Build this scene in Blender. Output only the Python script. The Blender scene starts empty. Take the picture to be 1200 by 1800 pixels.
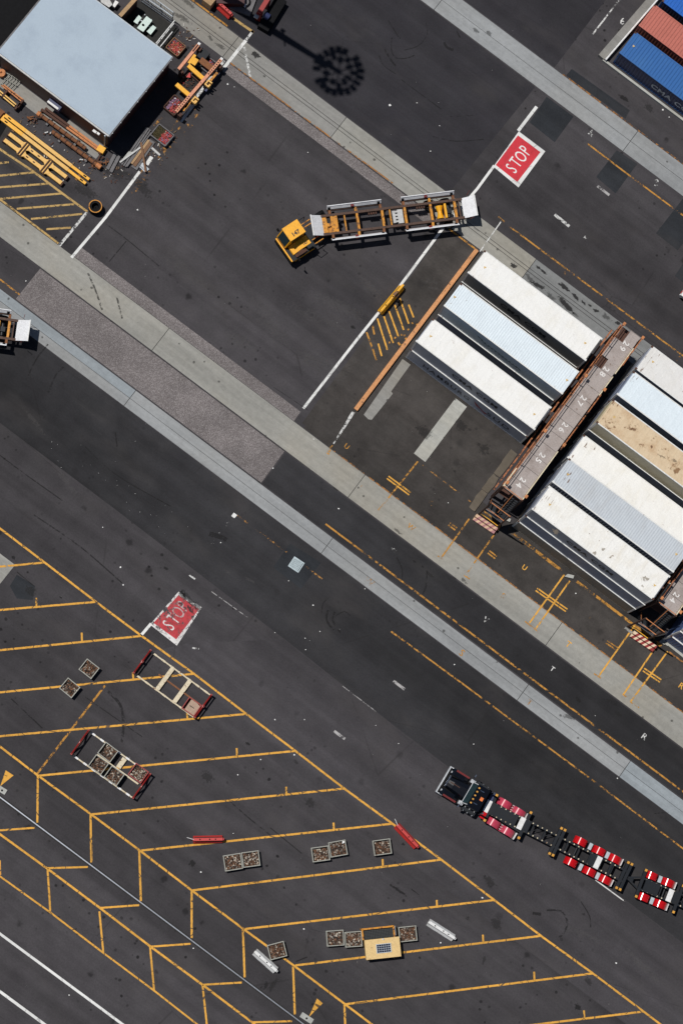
import bpy, math, random
from mathutils import Vector, Matrix
R = math.radians
sc = bpy.context.scene
col = sc.collection
# ------------------------------------------------------------------ camera, sky, sun, exposure
CAM_H = 192.805
CAM_ROWS = Matrix(((0.80009, 0.58991, 0.10889), (-0.59987, 0.78600, 0.14954), (0.00262, -0.18497, 0.98274)))
FOCAL = 4140.2                                   # in pixels of an 1800 high frame
cam = bpy.data.cameras.new('camera')
cam.sensor_fit = 'VERTICAL'; cam.sensor_height = 36.0; cam.sensor_width = 24.0
cam.lens = FOCAL * 36.0 / 1800.0
cam.clip_start = 1.0; cam.clip_end = 3000.0
camo = bpy.data.objects.new('camera', cam); col.objects.link(camo)
camo.matrix_world = Matrix.Translation((0, 0, CAM_H)) @ CAM_ROWS.transposed().to_4x4()
sc.camera = camo

SUN_AZ, SUN_EL = 5.3, 68.0                       # heading of the shadows (from +X), elevation
w = bpy.data.worlds.new('World'); sc.world = w; w.use_nodes = True
nt = w.node_tree; nt.nodes.clear()
sky = nt.nodes.new('ShaderNodeTexSky'); sky.sky_type = 'NISHITA'; sky.sun_disc = False
sky.sun_elevation = R(SUN_EL); sky.sun_rotation = R(-90 - SUN_AZ)
sky.air_density = 1.0; sky.dust_density = 0.6; sky.ozone_density = 1.0
bg = nt.nodes.new('ShaderNodeBackground'); bg.inputs[1].default_value = 0.05
wo = nt.nodes.new('ShaderNodeOutputWorld')
nt.links.new(sky.outputs[0], bg.inputs[0]); nt.links.new(bg.outputs[0], wo.inputs[0])
sun = bpy.data.lights.new('sun', 'SUN'); sun.energy = 5.0; sun.angle = R(0.53); sun.color = (1.0, 0.97, 0.925)
suno = bpy.data.objects.new('sun', sun); col.objects.link(suno)
L = 1.0 / math.tan(R(SUN_EL))
sd = Vector((L * math.cos(R(SUN_AZ)), L * math.sin(R(SUN_AZ)), -1.0)).normalized()
suno.rotation_euler = sd.to_track_quat('-Z', 'Y').to_euler(); suno.location = (-40, 40, 120)
sc.view_settings.view_transform = 'Standard'; sc.view_settings.look = 'None'
sc.view_settings.exposure = -0.55; sc.view_settings.gamma = 1.0
sc.view_settings.use_curve_mapping = False
sc.render.engine = 'CYCLES'

def at(x, y, z=0.0):
    """survey: point of the yard at height z that lies on the sight line of photo pixel (x, y)"""
    d = CAM_ROWS.transposed() @ Vector(((x - 600) / FOCAL, -(y - 900) / FOCAL, -1.0))
    return Vector((0, 0, CAM_H)) + d * ((z - CAM_H) / d.z)

# ------------------------------------------------------------------ helpers
class MB:
    def __init__(s): s.v = []; s.f = []; s.m = []; s.uv = {}
    def face(s, pts, m=0, uv=None):
        i = len(s.v); s.v += [tuple(p) for p in pts]; s.f.append(tuple(range(i, i + len(pts)))); s.m.append(m)
        if uv: s.uv[len(s.f) - 1] = uv
    def box(s, x0, x1, y0, y1, z0, z1, m=0, mtop=None):
        i = len(s.v)
        s.v += [(x0, y0, z0), (x1, y0, z0), (x1, y1, z0), (x0, y1, z0), (x0, y0, z1), (x1, y0, z1), (x1, y1, z1), (x0, y1, z1)]
        for k, q in enumerate(((3, 2, 1, 0), (4, 5, 6, 7), (0, 1, 5, 4), (1, 2, 6, 5), (2, 3, 7, 6), (3, 0, 4, 7))):
            s.f.append(tuple(i + a for a in q)); s.m.append(mtop if (k == 1 and mtop is not None) else m)
        return s
    def beam(s, p, q, wd, ht, m=0, wd2=None):
        """box along p-q, wd across (horizontal), ht high, p-q at its centre line"""
        p = Vector(p); q = Vector(q); d = (q - p).normalized()
        side = d.cross(Vector((0, 0, 1)))
        if side.length < 1e-4: side = Vector((1, 0, 0))
        side.normalize(); up = side.cross(d).normalized()
        i = len(s.v)
        for c, ww in ((p, wd), (q, wd2 if wd2 is not None else wd)):
            for a, b in ((-1, -1), (1, -1), (1, 1), (-1, 1)):
                s.v.append(tuple(c + side * (a * ww / 2) + up * (b * ht / 2)))
        for q4 in ((0, 1, 2, 3), (7, 6, 5, 4), (1, 0, 4, 5), (2, 1, 5, 6), (3, 2, 6, 7), (0, 3, 7, 4)):
            s.f.append(tuple(i + a for a in q4)); s.m.append(m)
        return s
    def tube(s, p, q, r, n=8, m=0, r2=None, cap=True):
        p = Vector(p); q = Vector(q); d = (q - p).normalized(); r2 = r if r2 is None else r2
        a = d.orthogonal().normalized(); b = d.cross(a); i = len(s.v)
        for c, rr in ((p, r), (q, r2)):
            for k in range(n):
                t = 2 * math.pi * k / n
                s.v.append(tuple(c + a * (math.cos(t) * rr) + b * (math.sin(t) * rr)))
        for k in range(n):
            s.f.append((i + k, i + (k + 1) % n, i + n + (k + 1) % n, i + n + k)); s.m.append(m)
        if cap:
            s.f.append(tuple(i + k for k in reversed(range(n)))); s.m.append(m)
            s.f.append(tuple(i + n + k for k in range(n))); s.m.append(m)
        return s
    def ring(s, c, prof, n=20, m=0, axis='Z'):
        """lathe: closed profile [(radius, height)] about an axis through c"""
        i = len(s.v); k = len(prof); c = Vector(c)
        for a in range(n):
            t = 2 * math.pi * a / n; ct, st = math.cos(t), math.sin(t)
            for r, h in prof:
                o = {'Z': (r * ct, r * st, h), 'Y': (r * ct, h, r * st), 'X': (h, r * ct, r * st)}[axis]
                s.v.append(tuple(c + Vector(o)))
        for a in range(n):
            for j in range(k):
                s.f.append((i + a * k + j, i + ((a + 1) % n) * k + j, i + ((a + 1) % n) * k + (j + 1) % k, i + a * k + (j + 1) % k)); s.m.append(m)
        return s
    def prism(s, pts, z0, z1, m=0, mtop=None):
        n = len(pts); i = len(s.v)
        ar = sum(pts[k][0] * pts[(k + 1) % n][1] - pts[(k + 1) % n][0] * pts[k][1] for k in range(n))
        if ar < 0: pts = list(reversed(pts))
        s.v += [(p[0], p[1], z0) for p in pts] + [(p[0], p[1], z1) for p in pts]
        for k in range(n):
            s.f.append((i + k, i + (k + 1) % n, i + n + (k + 1) % n, i + n + k)); s.m.append(m)
        s.f.append(tuple(i + k for k in reversed(range(n)))); s.m.append(m)
        s.f.append(tuple(i + n + k for k in range(n))); s.m.append(m if mtop is None else mtop)
        return s
    def extrude_y(s, prof, y0, y1, m=0):
        """profile in x,z pushed along y"""
        n = len(prof); i = len(s.v)
        ar = sum(prof[k][0] * prof[(k + 1) % n][1] - prof[(k + 1) % n][0] * prof[k][1] for k in range(n))
        if ar > 0: prof = list(reversed(prof))
        s.v += [(p[0], y0, p[1]) for p in prof] + [(p[0], y1, p[1]) for p in prof]
        for k in range(n):
            s.f.append((i + k, i + (k + 1) % n, i + n + (k + 1) % n, i + n + k)); s.m.append(m)
        s.f.append(tuple(i + k for k in reversed(range(n)))); s.m.append(m)
        s.f.append(tuple(i + n + k for k in range(n))); s.m.append(m)
        return s
    def mesh(s, name, mats):
        me = bpy.data.meshes.new(name); me.from_pydata(s.v, [], s.f)
        for mm in (mats if isinstance(mats, (list, tuple)) else [mats]): me.materials.append(mm)
        me.polygons.foreach_set('material_index', s.m)
        if s.uv:
            ul = me.uv_layers.new(name='UVMap')
            for fi, uvs in s.uv.items():
                for k, li in enumerate(me.polygons[fi].loop_indices): ul.data[li].uv = uvs[k]
        me.update(); return me
    def build(s, name, mats, parent=None, loc=None, rz=None, smooth=False):
        me = s.mesh(name, mats)
        if smooth: me.polygons.foreach_set('use_smooth', [True] * len(me.polygons))
        return obj(name, me, parent, loc, rz)
def obj(name, me, parent=None, loc=None, rz=None):
    o = bpy.data.objects.new(name, me); col.objects.link(o)
    if parent: o.parent = parent
    if loc is not None: o.location = loc
    if rz is not None: o.rotation_euler = (0, 0, rz)
    return o
def tag(o, label, cat, group=None):
    o['label'] = label; o['category'] = cat
    if group: o['group'] = group
    return o
def thing(name, label, cat, loc=(0, 0, 0), rz=0.0, group=None):
    o = obj(name, None, None, loc, rz); o.empty_display_size = 0.3
    return tag(o, label, cat, group)
def struct(o): o['kind'] = 'structure'; return o
def copy_tree(o, parent=None):
    c = o.copy(); col.objects.link(c); c.parent = parent
    for ch in list(o.children): copy_tree(ch, c)
    return c
def frame2(p, q):
    """origin and heading of the segment p->q"""
    d = q - p; return p.copy(), math.atan2(d.y, d.x), d.length
def text_mesh(body, size=1.0, bold=0.0, sx=1.0, spacing=1.0):
    cu = bpy.data.curves.new('lettering', 'FONT'); cu.body = body; cu.size = size; cu.offset = bold
    cu.align_x = 'CENTER'; cu.align_y = 'CENTER'; cu.space_character = spacing; cu.resolution_u = 3
    t = bpy.data.objects.new('lettering', cu); col.objects.link(t)
    bpy.context.view_layer.update()
    me = bpy.data.meshes.new_from_object(t.evaluated_get(bpy.context.evaluated_depsgraph_get()))
    bpy.data.objects.remove(t); bpy.data.curves.remove(cu)
    for v in me.vertices: v.co.x *= sx
    return me
def lettering(name, body, size, mt, parent, loc, rot, bold=0.0, sx=1.0, spacing=1.0):
    me = text_mesh(body, size, bold, sx, spacing); me.materials.clear(); me.materials.append(mt)
    o = obj(name, me, parent, loc); o.rotation_euler = rot; return o

# ------------------------------------------------------------------ materials
class N:
    def __init__(s, name):
        s.mat = bpy.data.materials.new(name); s.mat.use_nodes = True; s.t = s.mat.node_tree; s.t.nodes.clear()
        s.out = s.t.nodes.new('ShaderNodeOutputMaterial'); s.b = s.t.nodes.new('ShaderNodeBsdfPrincipled')
        s.t.links.new(s.b.outputs[0], s.out.inputs[0])
        g = s.t.nodes.new('ShaderNodeNewGeometry'); s.pos = g.outputs['Position']
    def lk(s, a, b):
        if hasattr(a, 'links'): s.t.links.new(a, b)
        else: b.default_value = a
    def scale(s, v3, src=None, off=(0, 0, 0), rz=0):
        n = s.t.nodes.new('ShaderNodeMapping'); n.inputs['Scale'].default_value = v3; n.inputs['Location'].default_value = off
        n.inputs['Rotation'].default_value = (0, 0, rz)
        s.lk(src or s.pos, n.inputs[0]); return n.outputs[0]
    def noise(s, sc_, detail=4, rough=.55, src=None, dist=0):
        n = s.t.nodes.new('ShaderNodeTexNoise'); n.inputs['Scale'].default_value = sc_; n.inputs['Detail'].default_value = detail
        n.inputs['Roughness'].default_value = rough; n.inputs['Distortion'].default_value = dist
        s.lk(src or s.pos, n.inputs['Vector']); return n.outputs[0]
    def vor(s, sc_, feat='F1', src=None, rnd=1.0, out='Distance'):
        n = s.t.nodes.new('ShaderNodeTexVoronoi'); n.feature = feat; n.inputs['Scale'].default_value = sc_
        n.inputs['Randomness'].default_value = rnd
        s.lk(src or s.pos, n.inputs['Vector']); return n.outputs[out]
    def ramp(s, v, a, b, lo=0.0, hi=1.0):
        n = s.t.nodes.new('ShaderNodeMapRange'); n.interpolation_type = 'SMOOTHSTEP'
        s.lk(v, n.inputs[0]); n.inputs[1].default_value = a; n.inputs[2].default_value = b
        n.inputs[3].default_value = lo; n.inputs[4].default_value = hi; return n.outputs[0]
    def math(s, op, a, b):
        n = s.t.nodes.new('ShaderNodeMath'); n.operation = op; s.lk(a, n.inputs[0]); s.lk(b, n.inputs[1]); return n.outputs[0]
    def mix(s, f, a, b, mode='MIX'):
        n = s.t.nodes.new('ShaderNodeMix'); n.data_type = 'RGBA'; n.blend_type = mode
        s.lk(f, n.inputs[0])
        for v, k in ((a, 6), (b, 7)):
            if hasattr(v, 'links'): s.t.links.new(v, n.inputs[k])
            else: n.inputs[k].default_value = (*v, 1) if len(v) == 3 else v
        return n.outputs[2]
    def mulv(s, c, f):
        """colour times a scalar socket"""
        n = s.t.nodes.new('ShaderNodeVectorMath'); n.operation = 'SCALE'; s.t.links.new(c, n.inputs[0]); s.lk(f, n.inputs['Scale']); return n.outputs[0]
    def rgb(s, c):
        n = s.t.nodes.new('ShaderNodeRGB'); n.outputs[0].default_value = (*c, 1); return n.outputs[0]
    def done(s, c, rough=.7, metal=0.0, bump=None, bs=.1, bd=.02, spec=None):
        s.lk(c if hasattr(c, 'links') else (*c, 1), s.b.inputs['Base Color'])
        s.lk(rough, s.b.inputs['Roughness']); s.lk(metal, s.b.inputs['Metallic'])
        if spec is not None: s.b.inputs['Specular IOR Level'].default_value = spec
        if bump is not None:
            n = s.t.nodes.new('ShaderNodeBump'); n.inputs['Strength'].default_value = bs; n.inputs['Distance'].default_value = bd
            s.t.links.new(bump, n.inputs['Height']); s.t.links.new(n.outputs[0], s.b.inputs['Normal'])
        return s.mat

RUST = (0.16, 0.055, 0.02); DRUST = (0.06, 0.024, 0.012)
def wmat(name, c, dirt=None, amt=.35, sc_=1.2, rough=.55, metal=0.0, rust=0.0, rsc=3.0, rcol=RUST, var=.12, spec=None, streak=None, dents=0.0):
    """painted / raw surface with grime blotches, rust spots and a fine tone grain"""
    n = N(name); dirt = dirt or tuple(x * .45 for x in c)
    f = n.ramp(n.noise(sc_, 5, .62), .42, .78, 0, amt)
    cc = n.mix(f, c, dirt)
    if streak:
        g = n.noise(1.0, 5, .65, n.scale(streak))
        cc = n.mix(n.ramp(g, .5, .75, 0, .45), cc, dirt)
    if rust > 0:
        k = n.noise(rsc, 6, .7)
        rc = n.mix(n.noise(rsc * 4, 3), rcol, tuple(x * .45 for x in rcol))
        cc = n.mix(n.ramp(k, .68 - .36 * rust, .74 - .30 * rust), cc, rc)
    cc = n.mulv(cc, n.ramp(n.noise(9, 3), .25, .75, 1 - var, 1 + var))
    if dents: return n.done(cc, rough, metal, n.noise(1.3, 4, .6), dents, .12, spec=spec)
    return n.done(cc, rough, metal, spec=spec)

def asphalt(name, tone=1.0, tint=(1, 1, 1), spots=.5, band=.25, mot=.16, seed=0.0):
    n = N(name); o = (seed * 13.1, seed * 7.7, 0)
    p = n.scale((1, 1, 1), off=o)
    base = tuple(.0440 * tone * t for t in tint)
    c = n.mulv(n.rgb(base), n.ramp(n.noise(.055, 4, .6, n.scale((.35, 1.5, 1), p)), .30, .66, 1 - band, 1 + band))
    c = n.mulv(c, n.ramp(n.noise(1.0, 4, .6, n.scale((.02, .75, 1), p)), .33, .67, .86, 1.13))          # wheel lanes
    c = n.mulv(c, n.ramp(n.noise(.5, 6, .66, p), .3, .7, 1 - mot, 1 + mot))
    c = n.mulv(c, n.ramp(n.noise(7, 4, .7, p), .28, .72, .88, 1.12))
    c = n.mulv(c, n.ramp(n.noise(38, 2, .6, p), .25, .75, .86, 1.14))
    # warm dusty film
    c = n.mix(n.ramp(n.noise(.21, 5, .6, n.scale((.6, 1.2, 1), p)), .5, .74, 0, .30), c, (.068, .061, .059))
    # oil drips
    den = n.ramp(n.noise(.16, 3, .5, p), .42, .66)
    v = n.vor(1.15, src=n.scale((1, 1, 1), p)); vs = n.vor(.33, src=p)
    rnd = n.noise(2.2, 2, .5, p)
    d1 = n.math('MULTIPLY', n.ramp(n.math('ADD', v, n.math('MULTIPLY', rnd, -.22)), -.02, .07, 1, 0), den)
    d2 = n.ramp(n.math('ADD', vs, n.math('MULTIPLY', n.noise(3.5, 4, .6, p), -.2)), -.05, .03, .7, 0)
    c = n.mix(n.math('MULTIPLY', n.math('MAXIMUM', d1, d2), spots), c, (.012, .011, .012))
    # hairline cracks and joints
    ck = n.vor(.085, 'DISTANCE_TO_EDGE', n.scale((.55, 1.2, 1), p))
    c = n.mix(n.math('MULTIPLY', n.ramp(ck, 0, .004, .35, 0), n.ramp(n.noise(.3, 3, .6, p), .45, .6)), c, (.014, .013, .013))
    # pale scuffs
    sf = n.noise(1.0, 5, .7, n.scale((.12, 2.4, 1), p, rz=.5))
    c = n.mix(n.ramp(sf, .66, .8, 0, .35), c, (.10, .098, .095))
    return n.done(c, n.ramp(n.noise(.4, 4), .3, .7, .78, .95), 0, n.noise(30, 3), .25, .02, spec=.25)
def concrete(name, c, warm=.3, dark=.35, seed=0.0, lane=True):
    n = N(name); p = n.scale((1, 1, 1), off=(seed * 9.3, seed * 3.1, 0))
    cc = n.mulv(n.rgb(c), n.ramp(n.noise(.16, 4, .6, n.scale((.5, 1.6, 1), p)), .3, .7, .87, 1.12))
    cc = n.mix(n.ramp(n.noise(.10, 4, .6, p), .42, .68, 0, warm), cc, tuple(a * b for a, b in zip(c, (1.08, .97, .80))))
    cc = n.mulv(cc, n.ramp(n.noise(1.0, 5, .65, n.scale((.12, 2.2, 1), p)), .3, .72, .90, 1.08))
    cc = n.mulv(cc, n.ramp(n.noise(2.4, 6, .7, p), .28, .72, .90, 1.08))
    cc = n.mulv(cc, n.ramp(n.noise(32, 2, .6, p), .25, .75, .90, 1.10))
    s = n.math('MULTIPLY', n.ramp(n.noise(.55, 6, .72, n.scale((.5, 2.4, 1), p)), .60, .76), n.ramp(n.noise(.09, 2, .5, p), .45, .6))
    cc = n.mix(n.math('MULTIPLY', s, dark), cc, (.035, .033, .032))
    v = n.vor(.8, src=p)
    cc = n.mix(n.ramp(n.math('ADD', v, n.math('MULTIPLY', n.noise(2.5, 2, .5, p), -.16)), -.03, .03, .7, 0), cc, (.03, .028, .026))
    return n.done(cc, .85, 0, n.noise(25, 3), .15, .02, spec=.3)
def aggregate(name):
    n = N(name)
    c = n.mix(n.ramp(n.vor(9, out='Color'), .2, .8), (.185, .165, .163), (.275, .252, .248))
    c = n.mix(n.ramp(n.noise(12, 4, .75), .40, .62), c, (.115, .100, .099))
    c = n.mulv(c, n.ramp(n.noise(.35, 5, .6), .3, .7, .86, 1.12))
    c = n.mulv(c, n.ramp(n.noise(1.0, 4, .6, n.scale((.05, .8, 1))), .3, .7, .92, 1.07))
    return n.done(c, .9, 0, n.noise(14, 4), .4, .03, spec=.2)
def paint(name, c, wear=.3, edge=.25, dirt=.35, breaks=.5, alpha=1.0):
    """road paint: worn through in spots and ragged at its edges (UV: metres along, -1..1 across)"""
    n = N(name); uvn = n.t.nodes.new('ShaderNodeUVMap'); uvn.uv_map = 'UVMap'
    sep = n.t.nodes.new('ShaderNodeSeparateXYZ'); n.t.links.new(uvn.outputs[0], sep.inputs[0])
    across = n.math('ABSOLUTE', sep.outputs[1], 0)
    e = n.math('ADD', across, n.math('MULTIPLY', n.noise(5, 5, .7), edge * 2.0))
    a_edge = n.ramp(e, .93 + edge * .55, 1.02 + edge * .75, 1, 0)
    k = n.noise(2.6, 8, .74)
    k2 = n.noise(.45, 3, .6)
    kk = n.math('ADD', n.math('MULTIPLY', k, .75), n.math('MULTIPLY', k2, .35))
    a_w = n.ramp(kk, .30 + wear * .42, .38 + wear * .42)
    a = n.math('MULTIPLY', a_edge, a_w)
    if breaks:
        br = n.vor(.62, 'DISTANCE_TO_EDGE')
        a = n.math('MULTIPLY', a, n.math('MAXIMUM', n.ramp(br, .006, .022), n.ramp(n.noise(.7, 2), .52, .56, 1 - breaks, 1)))
    if alpha < 1: a = n.math('MULTIPLY', a, alpha)
    cc = n.mix(n.ramp(n.noise(3.2, 6, .68), .40, .75, 0, dirt), c, tuple(x * .40 for x in c))
    cc = n.mulv(cc, n.ramp(n.noise(.35, 3), .3, .7, .88, 1.08))
    n.done(cc, .75, spec=.3)
    tr = n.t.nodes.new('ShaderNodeBsdfTransparent'); mx = n.t.nodes.new('ShaderNodeMixShader')
    n.t.links.new(a, mx.inputs[0]); n.t.links.new(tr.outputs[0], mx.inputs[1]); n.t.links.new(n.b.outputs[0], mx.inputs[2])
    n.t.links.new(mx.outputs[0], n.out.inputs[0]); return n.mat
def flat(name, c, rough=.6, metal=0.0, spec=None):
    n = N(name); cc = n.mulv(n.rgb(c), n.ramp(n.noise(4, 4), .3, .7, .88, 1.12)); return n.done(cc, rough, metal, spec=spec)

M = {}
M['asph'] = asphalt('asphalt_yard', 1.03, (1.05, .97, 1.05), 1.0, .26, .11)
M['asph_dark'] = asphalt('asphalt_smooth', .62, (1.02, .96, 1.13), .25, .12, .06, 3)
M['asph_bay'] = asphalt('asphalt_bay', 1.0, (1.12, 1.0, .93), .5, .2, .22, 5)
M['asph_patch'] = asphalt('asphalt_patch', .60, (.90, 1.0, 1.18), .1, .12, .12, 7)
M['asph_lane'] = asphalt('asphalt_lane', .58, (1.0, .975, 1.07), .4, .34, .10, 9)
M['asph_pale'] = asphalt('asphalt_pale', 1.12, (1.05, .97, 1.06), .5, .26, .10, 12)
M['conc'] = concrete('concrete_strip_grey', (.285, .295, .30), .15, .25, 1)
M['conc_blue'] = concrete('concrete_strip_bluish', (.275, .305, .325), .05, .2, 2)
M['conc_warm'] = concrete('concrete_strip_warm', (.30, .295, .27), .35, .3, 3)
M['kerb_tan'] = concrete('stained_kerb_concrete', (.125, .105, .082), .7, .9, 6)
M['conc_dirty'] = concrete('dirty_strip_concrete', (.20, .205, .205), .2, 1.0, 8)
M['conc_stain'] = concrete('concrete_strip_stained', (.255, .25, .235), .45, .9, 4)
M['conc_pale'] = concrete('concrete_pale', (.41, .415, .39), .4, .4, 5)
M['agg'] = aggregate('exposed_aggregate')
YEL = (.74, .38, .06)
M['yel'] = paint('yellow_paint', YEL, .24, .35, .55, .85)
M['yel_worn'] = paint('yellow_paint_worn', (.52, .25, .045), .46, .35, .55)
M['yel_old'] = paint('yellow_paint_old', (.46, .225, .055), .62, .4, .6)
M['ora_worn'] = paint('orange_paint_worn', (.40, .175, .045), .50, .4, .55)
M['yel_pale'] = paint('yellow_paint_pale', (.50, .33, .12), .36, .35, .5)
M['whi'] = paint('white_paint', (.74, .74, .72), .06, .15, .22, .3)
M['whi_worn'] = paint('white_paint_worn', (.66, .66, .64), .42, .35, .4)
M['whi_faded'] = paint('white_paint_faded', (.66, .64, .63), .42, .35, .4, .4, .6)
M['whi_old'] = paint('white_paint_old', (.58, .58, .56), .78, .5, .5)
M['red_p'] = paint('red_paint', (.58, .035, .05), .04, .1, .30, .2)
M['red_old'] = paint('red_paint_scuffed', (.50, .05, .06), .38, .35, .5)
M['whi_scuff'] = paint('white_paint_scuffed', (.72, .70, .68), .40, .35, .4)
M['joint'] = flat('joint_tar', (.02, .019, .018), .9)
M['black'] = flat('black_rubber', (.008, .008, .009), .8, 0, .12)
M['blacksteel'] = wmat('black_steel', (.009, .012, .017), (.018, .017, .016), .5, 2, .5, 0, spec=.25)
M['blackgloss'] = wmat('black_gloss_paint', (.004, .005, .008), (.008, .008, .008), .2, 2, .10, 0)
M['chrome'] = flat('chrome', (.62, .64, .66), .18, 1.0)
M['brightwork'] = wmat('polished_brightwork', (.66, .68, .70), (.35, .36, .38), .5, 4, .25, .35)
M['redgloss'] = wmat('glossy_red_bar', (.26, .014, .012), (.14, .012, .01), .4, 3, .22)
M['glass'] = flat('dark_glass', (.012, .03, .035), .06, 0, .8)
M['cabyel'] = wmat('tractor_yellow', (.88, .41, .010), (.62, .27, .01), .3, 2, .4, 0, .06)
M['trlyel'] = wmat('trailer_yellow', (.62, .255, .015), (.28, .12, .02), .6, 2, .6, 0, .42, 4)
M['brown'] = wmat('brown_rusty_steel', (.085, .046, .032), (.05, .03, .022), .6, 2.5, .75, 0, .35, 4, DRUST)
M['white'] = wmat('white_steel', (.74, .74, .73), (.42, .40, .37), .35, 2, .5, 0, .05)
M['whitetrl'] = wmat('white_guard_steel', (.70, .71, .73), (.35, .33, .32), .4, 1.5, .5, 0, .10, 2.5)
M['red'] = wmat('red_steel', (.30, .016, .013), (.16, .014, .01), .4, 2.5, .45, 0, .06)
M['guard'] = wmat('red_mudguard', (.52, .006, .010), (.42, .006, .01), .3, 2, .16)
M['guard_dusty'] = wmat('dusty_red_mudguard', (.48, .045, .085), (.36, .10, .13), .6, 2.5, .22)
M['redplastic'] = wmat('red_plastic', (.52, .035, .03), (.33, .03, .02), .35, 3, .45)
M['amber'] = flat('amber_steel', (.62, .30, .035), .45)
M['silver'] = wmat('silver_plate', (.55, .60, .63), (.4, .42, .44), .4, 3, .35, .3)
M['cream'] = wmat('cream_rusty_steel', (.66, .58, .42), (.40, .27, .13), .55, 2, .65, 0, .30, 3.5, (.22, .08, .02))
M['rust'] = wmat('rust_steel', (.21, .085, .035), (.09, .035, .018), .6, 3, .85, 0, .4, 4, (.34, .135, .045))
M['rustdark'] = wmat('dark_rust_steel', (.085, .038, .025), (.04, .02, .015), .6, 3, .85, 0, .3, 4, (.16, .06, .03))
M['orange'] = wmat('orange_steel', (.54, .205, .07), (.33, .13, .05), .6, 2, .7, 0, .30, 4, DRUST)
M['kerbor'] = wmat('worn_orange_kerb', (.60, .28, .115), (.40, .19, .085), .7, 1.1, .8, 0, .24, 2.2, (.2, .1, .06), .15)
M['salmon'] = wmat('faded_orange_steel', (.68, .29, .165), (.5, .2, .1), .4, 2, .6, 0, .22, 5, DRUST)
M['byel'] = wmat('bright_yellow_steel', (.84, .41, .010), (.5, .22, .01), .3, 1.5, .5, 0, .05)
M['pyel'] = wmat('pale_yellow_steel', (.78, .46, .12), (.5, .29, .08), .4, 2, .6, 0, .12, 5, DRUST)
M['kiosk'] = wmat('pale_yellow_panel', (.70, .49, .21), (.55, .34, .12), .35, 2.5, .55, 0, .06)
M['roofwhite'] = wmat('pale_roof_sheet', (.37, .45, .53), (.30, .37, .45), .8, .5, .65, 0, 0, var=.04)
M['shedred'] = wmat('dark_red_wall', (.055, .014, .014), (.03, .01, .01), .4, 2, .6)
M['navy'] = wmat('navy_plastic', (.03, .04, .11), None, .3, 3, .4)
M['timber'] = wmat('tan_timber', (.42, .27, .14), (.22, .13, .07), .6, 2, .8, streak=(.4, 5, 1))
M['timber_d'] = wmat('brown_timber', (.20, .105, .055), (.1, .05, .03), .5, 2, .8)
M['timber_g'] = wmat('grey_timber', (.16, .155, .16), (.06, .055, .055), .6, 2, .8, streak=(.4, 5, 1))
M['gal'] = wmat('galvanised_steel', (.34, .37, .40), (.22, .23, .25), .4, 3, .5, .5)
M['decksteel'] = wmat('grey_deck_sheet', (.36, .315, .295), (.20, .155, .135), .7, .9, .7, 0, .16, 1.6, (.24, .15, .10), streak=(3, .35, 1))
M['binsteel'] = wmat('grey_bin_steel', (.33, .33, .29), (.22, .2, .17), .5, 3, .6, 0, .18, 4)
M['twA'] = flat('twistlock_rust', (.15, .072, .038), .85); M['twB'] = flat('twistlock_brown', (.065, .038, .026), .85)
M['twC'] = flat('twistlock_grey', (.28, .25, .215), .7); M['twD'] = flat('twistlock_dark', (.025, .02, .017), .8)
M['twE'] = flat('twistlock_pale', (.50, .44, .36), .7)
M['redchip'] = flat('red_offcut', (.34, .035, .03), .7); M['purple'] = flat('purple_offcut', (.20, .11, .19), .7); M['moss'] = flat('brown_moss', (.05, .04, .015), .95)
M['card'] = wmat('cardboard', (.42, .30, .225), (.3, .2, .14), .4, 3, .85)
M['table'] = wmat('pale_green_table', (.58, .70, .66), (.45, .55, .52), .3, 3, .5)
M['solar'] = flat('solar_cell', (.008, .012, .035), .15, 0, .6)
M['mesh'] = flat('dark_mesh', (.022, .025, .024), .6)
M['tank'] = wmat('light_grey_fitting', (.5, .5, .49), None, .4, 3, .5)
M['litter'] = flat('pale_litter', (.78, .78, .76), .8)
M['orangeplate'] = flat('orange_plate', (.75, .17, .02), .5)
M['orange_d'] = wmat('rusty_orange_steel', (.40, .135, .045), (.22, .08, .03), .6, 2, .7, 0, .5, 3, DRUST)
M['dred'] = wmat('dark_red_paint', (.14, .008, .008), (.07, .006, .006), .3, 2, .35)
M['oil'] = paint('oil_stain', (.014, .013, .014), .22, .9, .2, 0, .72)
M['oil_soft'] = paint('damp_stain', (.022, .021, .021), .26, 1.1, .2, 0, .38)
M['skid'] = paint('tyre_mark', (.013, .012, .013), .42, .6, .2, 0, .55)
M['scuff'] = paint('asphalt_scuff', (.040, .038, .039), .44, 1.1, .3, 0, .75)
M['debrisA'] = flat('debris_brown', (.16, .11, .07), .9); M['debrisB'] = flat('debris_pale', (.45, .43, .40), .8)
M['rust_st'] = paint('rust_streak', (.20, .09, .04), .46, 1.0, .5, 0, .6)
M['grey_st'] = paint('brown_grime', (.28, .22, .15), .34, 1.0, .4, 0, .5)
M['dust'] = paint('pale_dust', (.15, .142, .14), .42, 1.2, .2, 0, .16)
M['railsteel'] = wmat('rail_steel', (.30, .32, .36), (.2, .2, .22), .4, 1, .35, .8)
M['grating'] = wmat('pale_drain_grating', (.42, .50, .53), (.25, .3, .32), .4, 4, .5, .2)
# ------------------------------------------------------------------ the setting: ground, strips, markings
rnd = random.Random(7)
Z1, Z2, Z3 = .004, .008, .016              # asphalt sheets, concrete slabs, paint
g = MB(); g.box(-2500, 2500, -2500, 2500, -.5, 0); ground = struct(g.build('ground', M['asph']))
def sheet(name, poly, mt, z=Z1, parent=None, px=True):
    b = MB(); pts = [at(*q) if px else Vector((q[0], q[1], 0)) for q in poly]
    b.prism([(p.x, p.y) for p in pts], z - .003, z); return b.build(name, mt, parent or ground)
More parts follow.
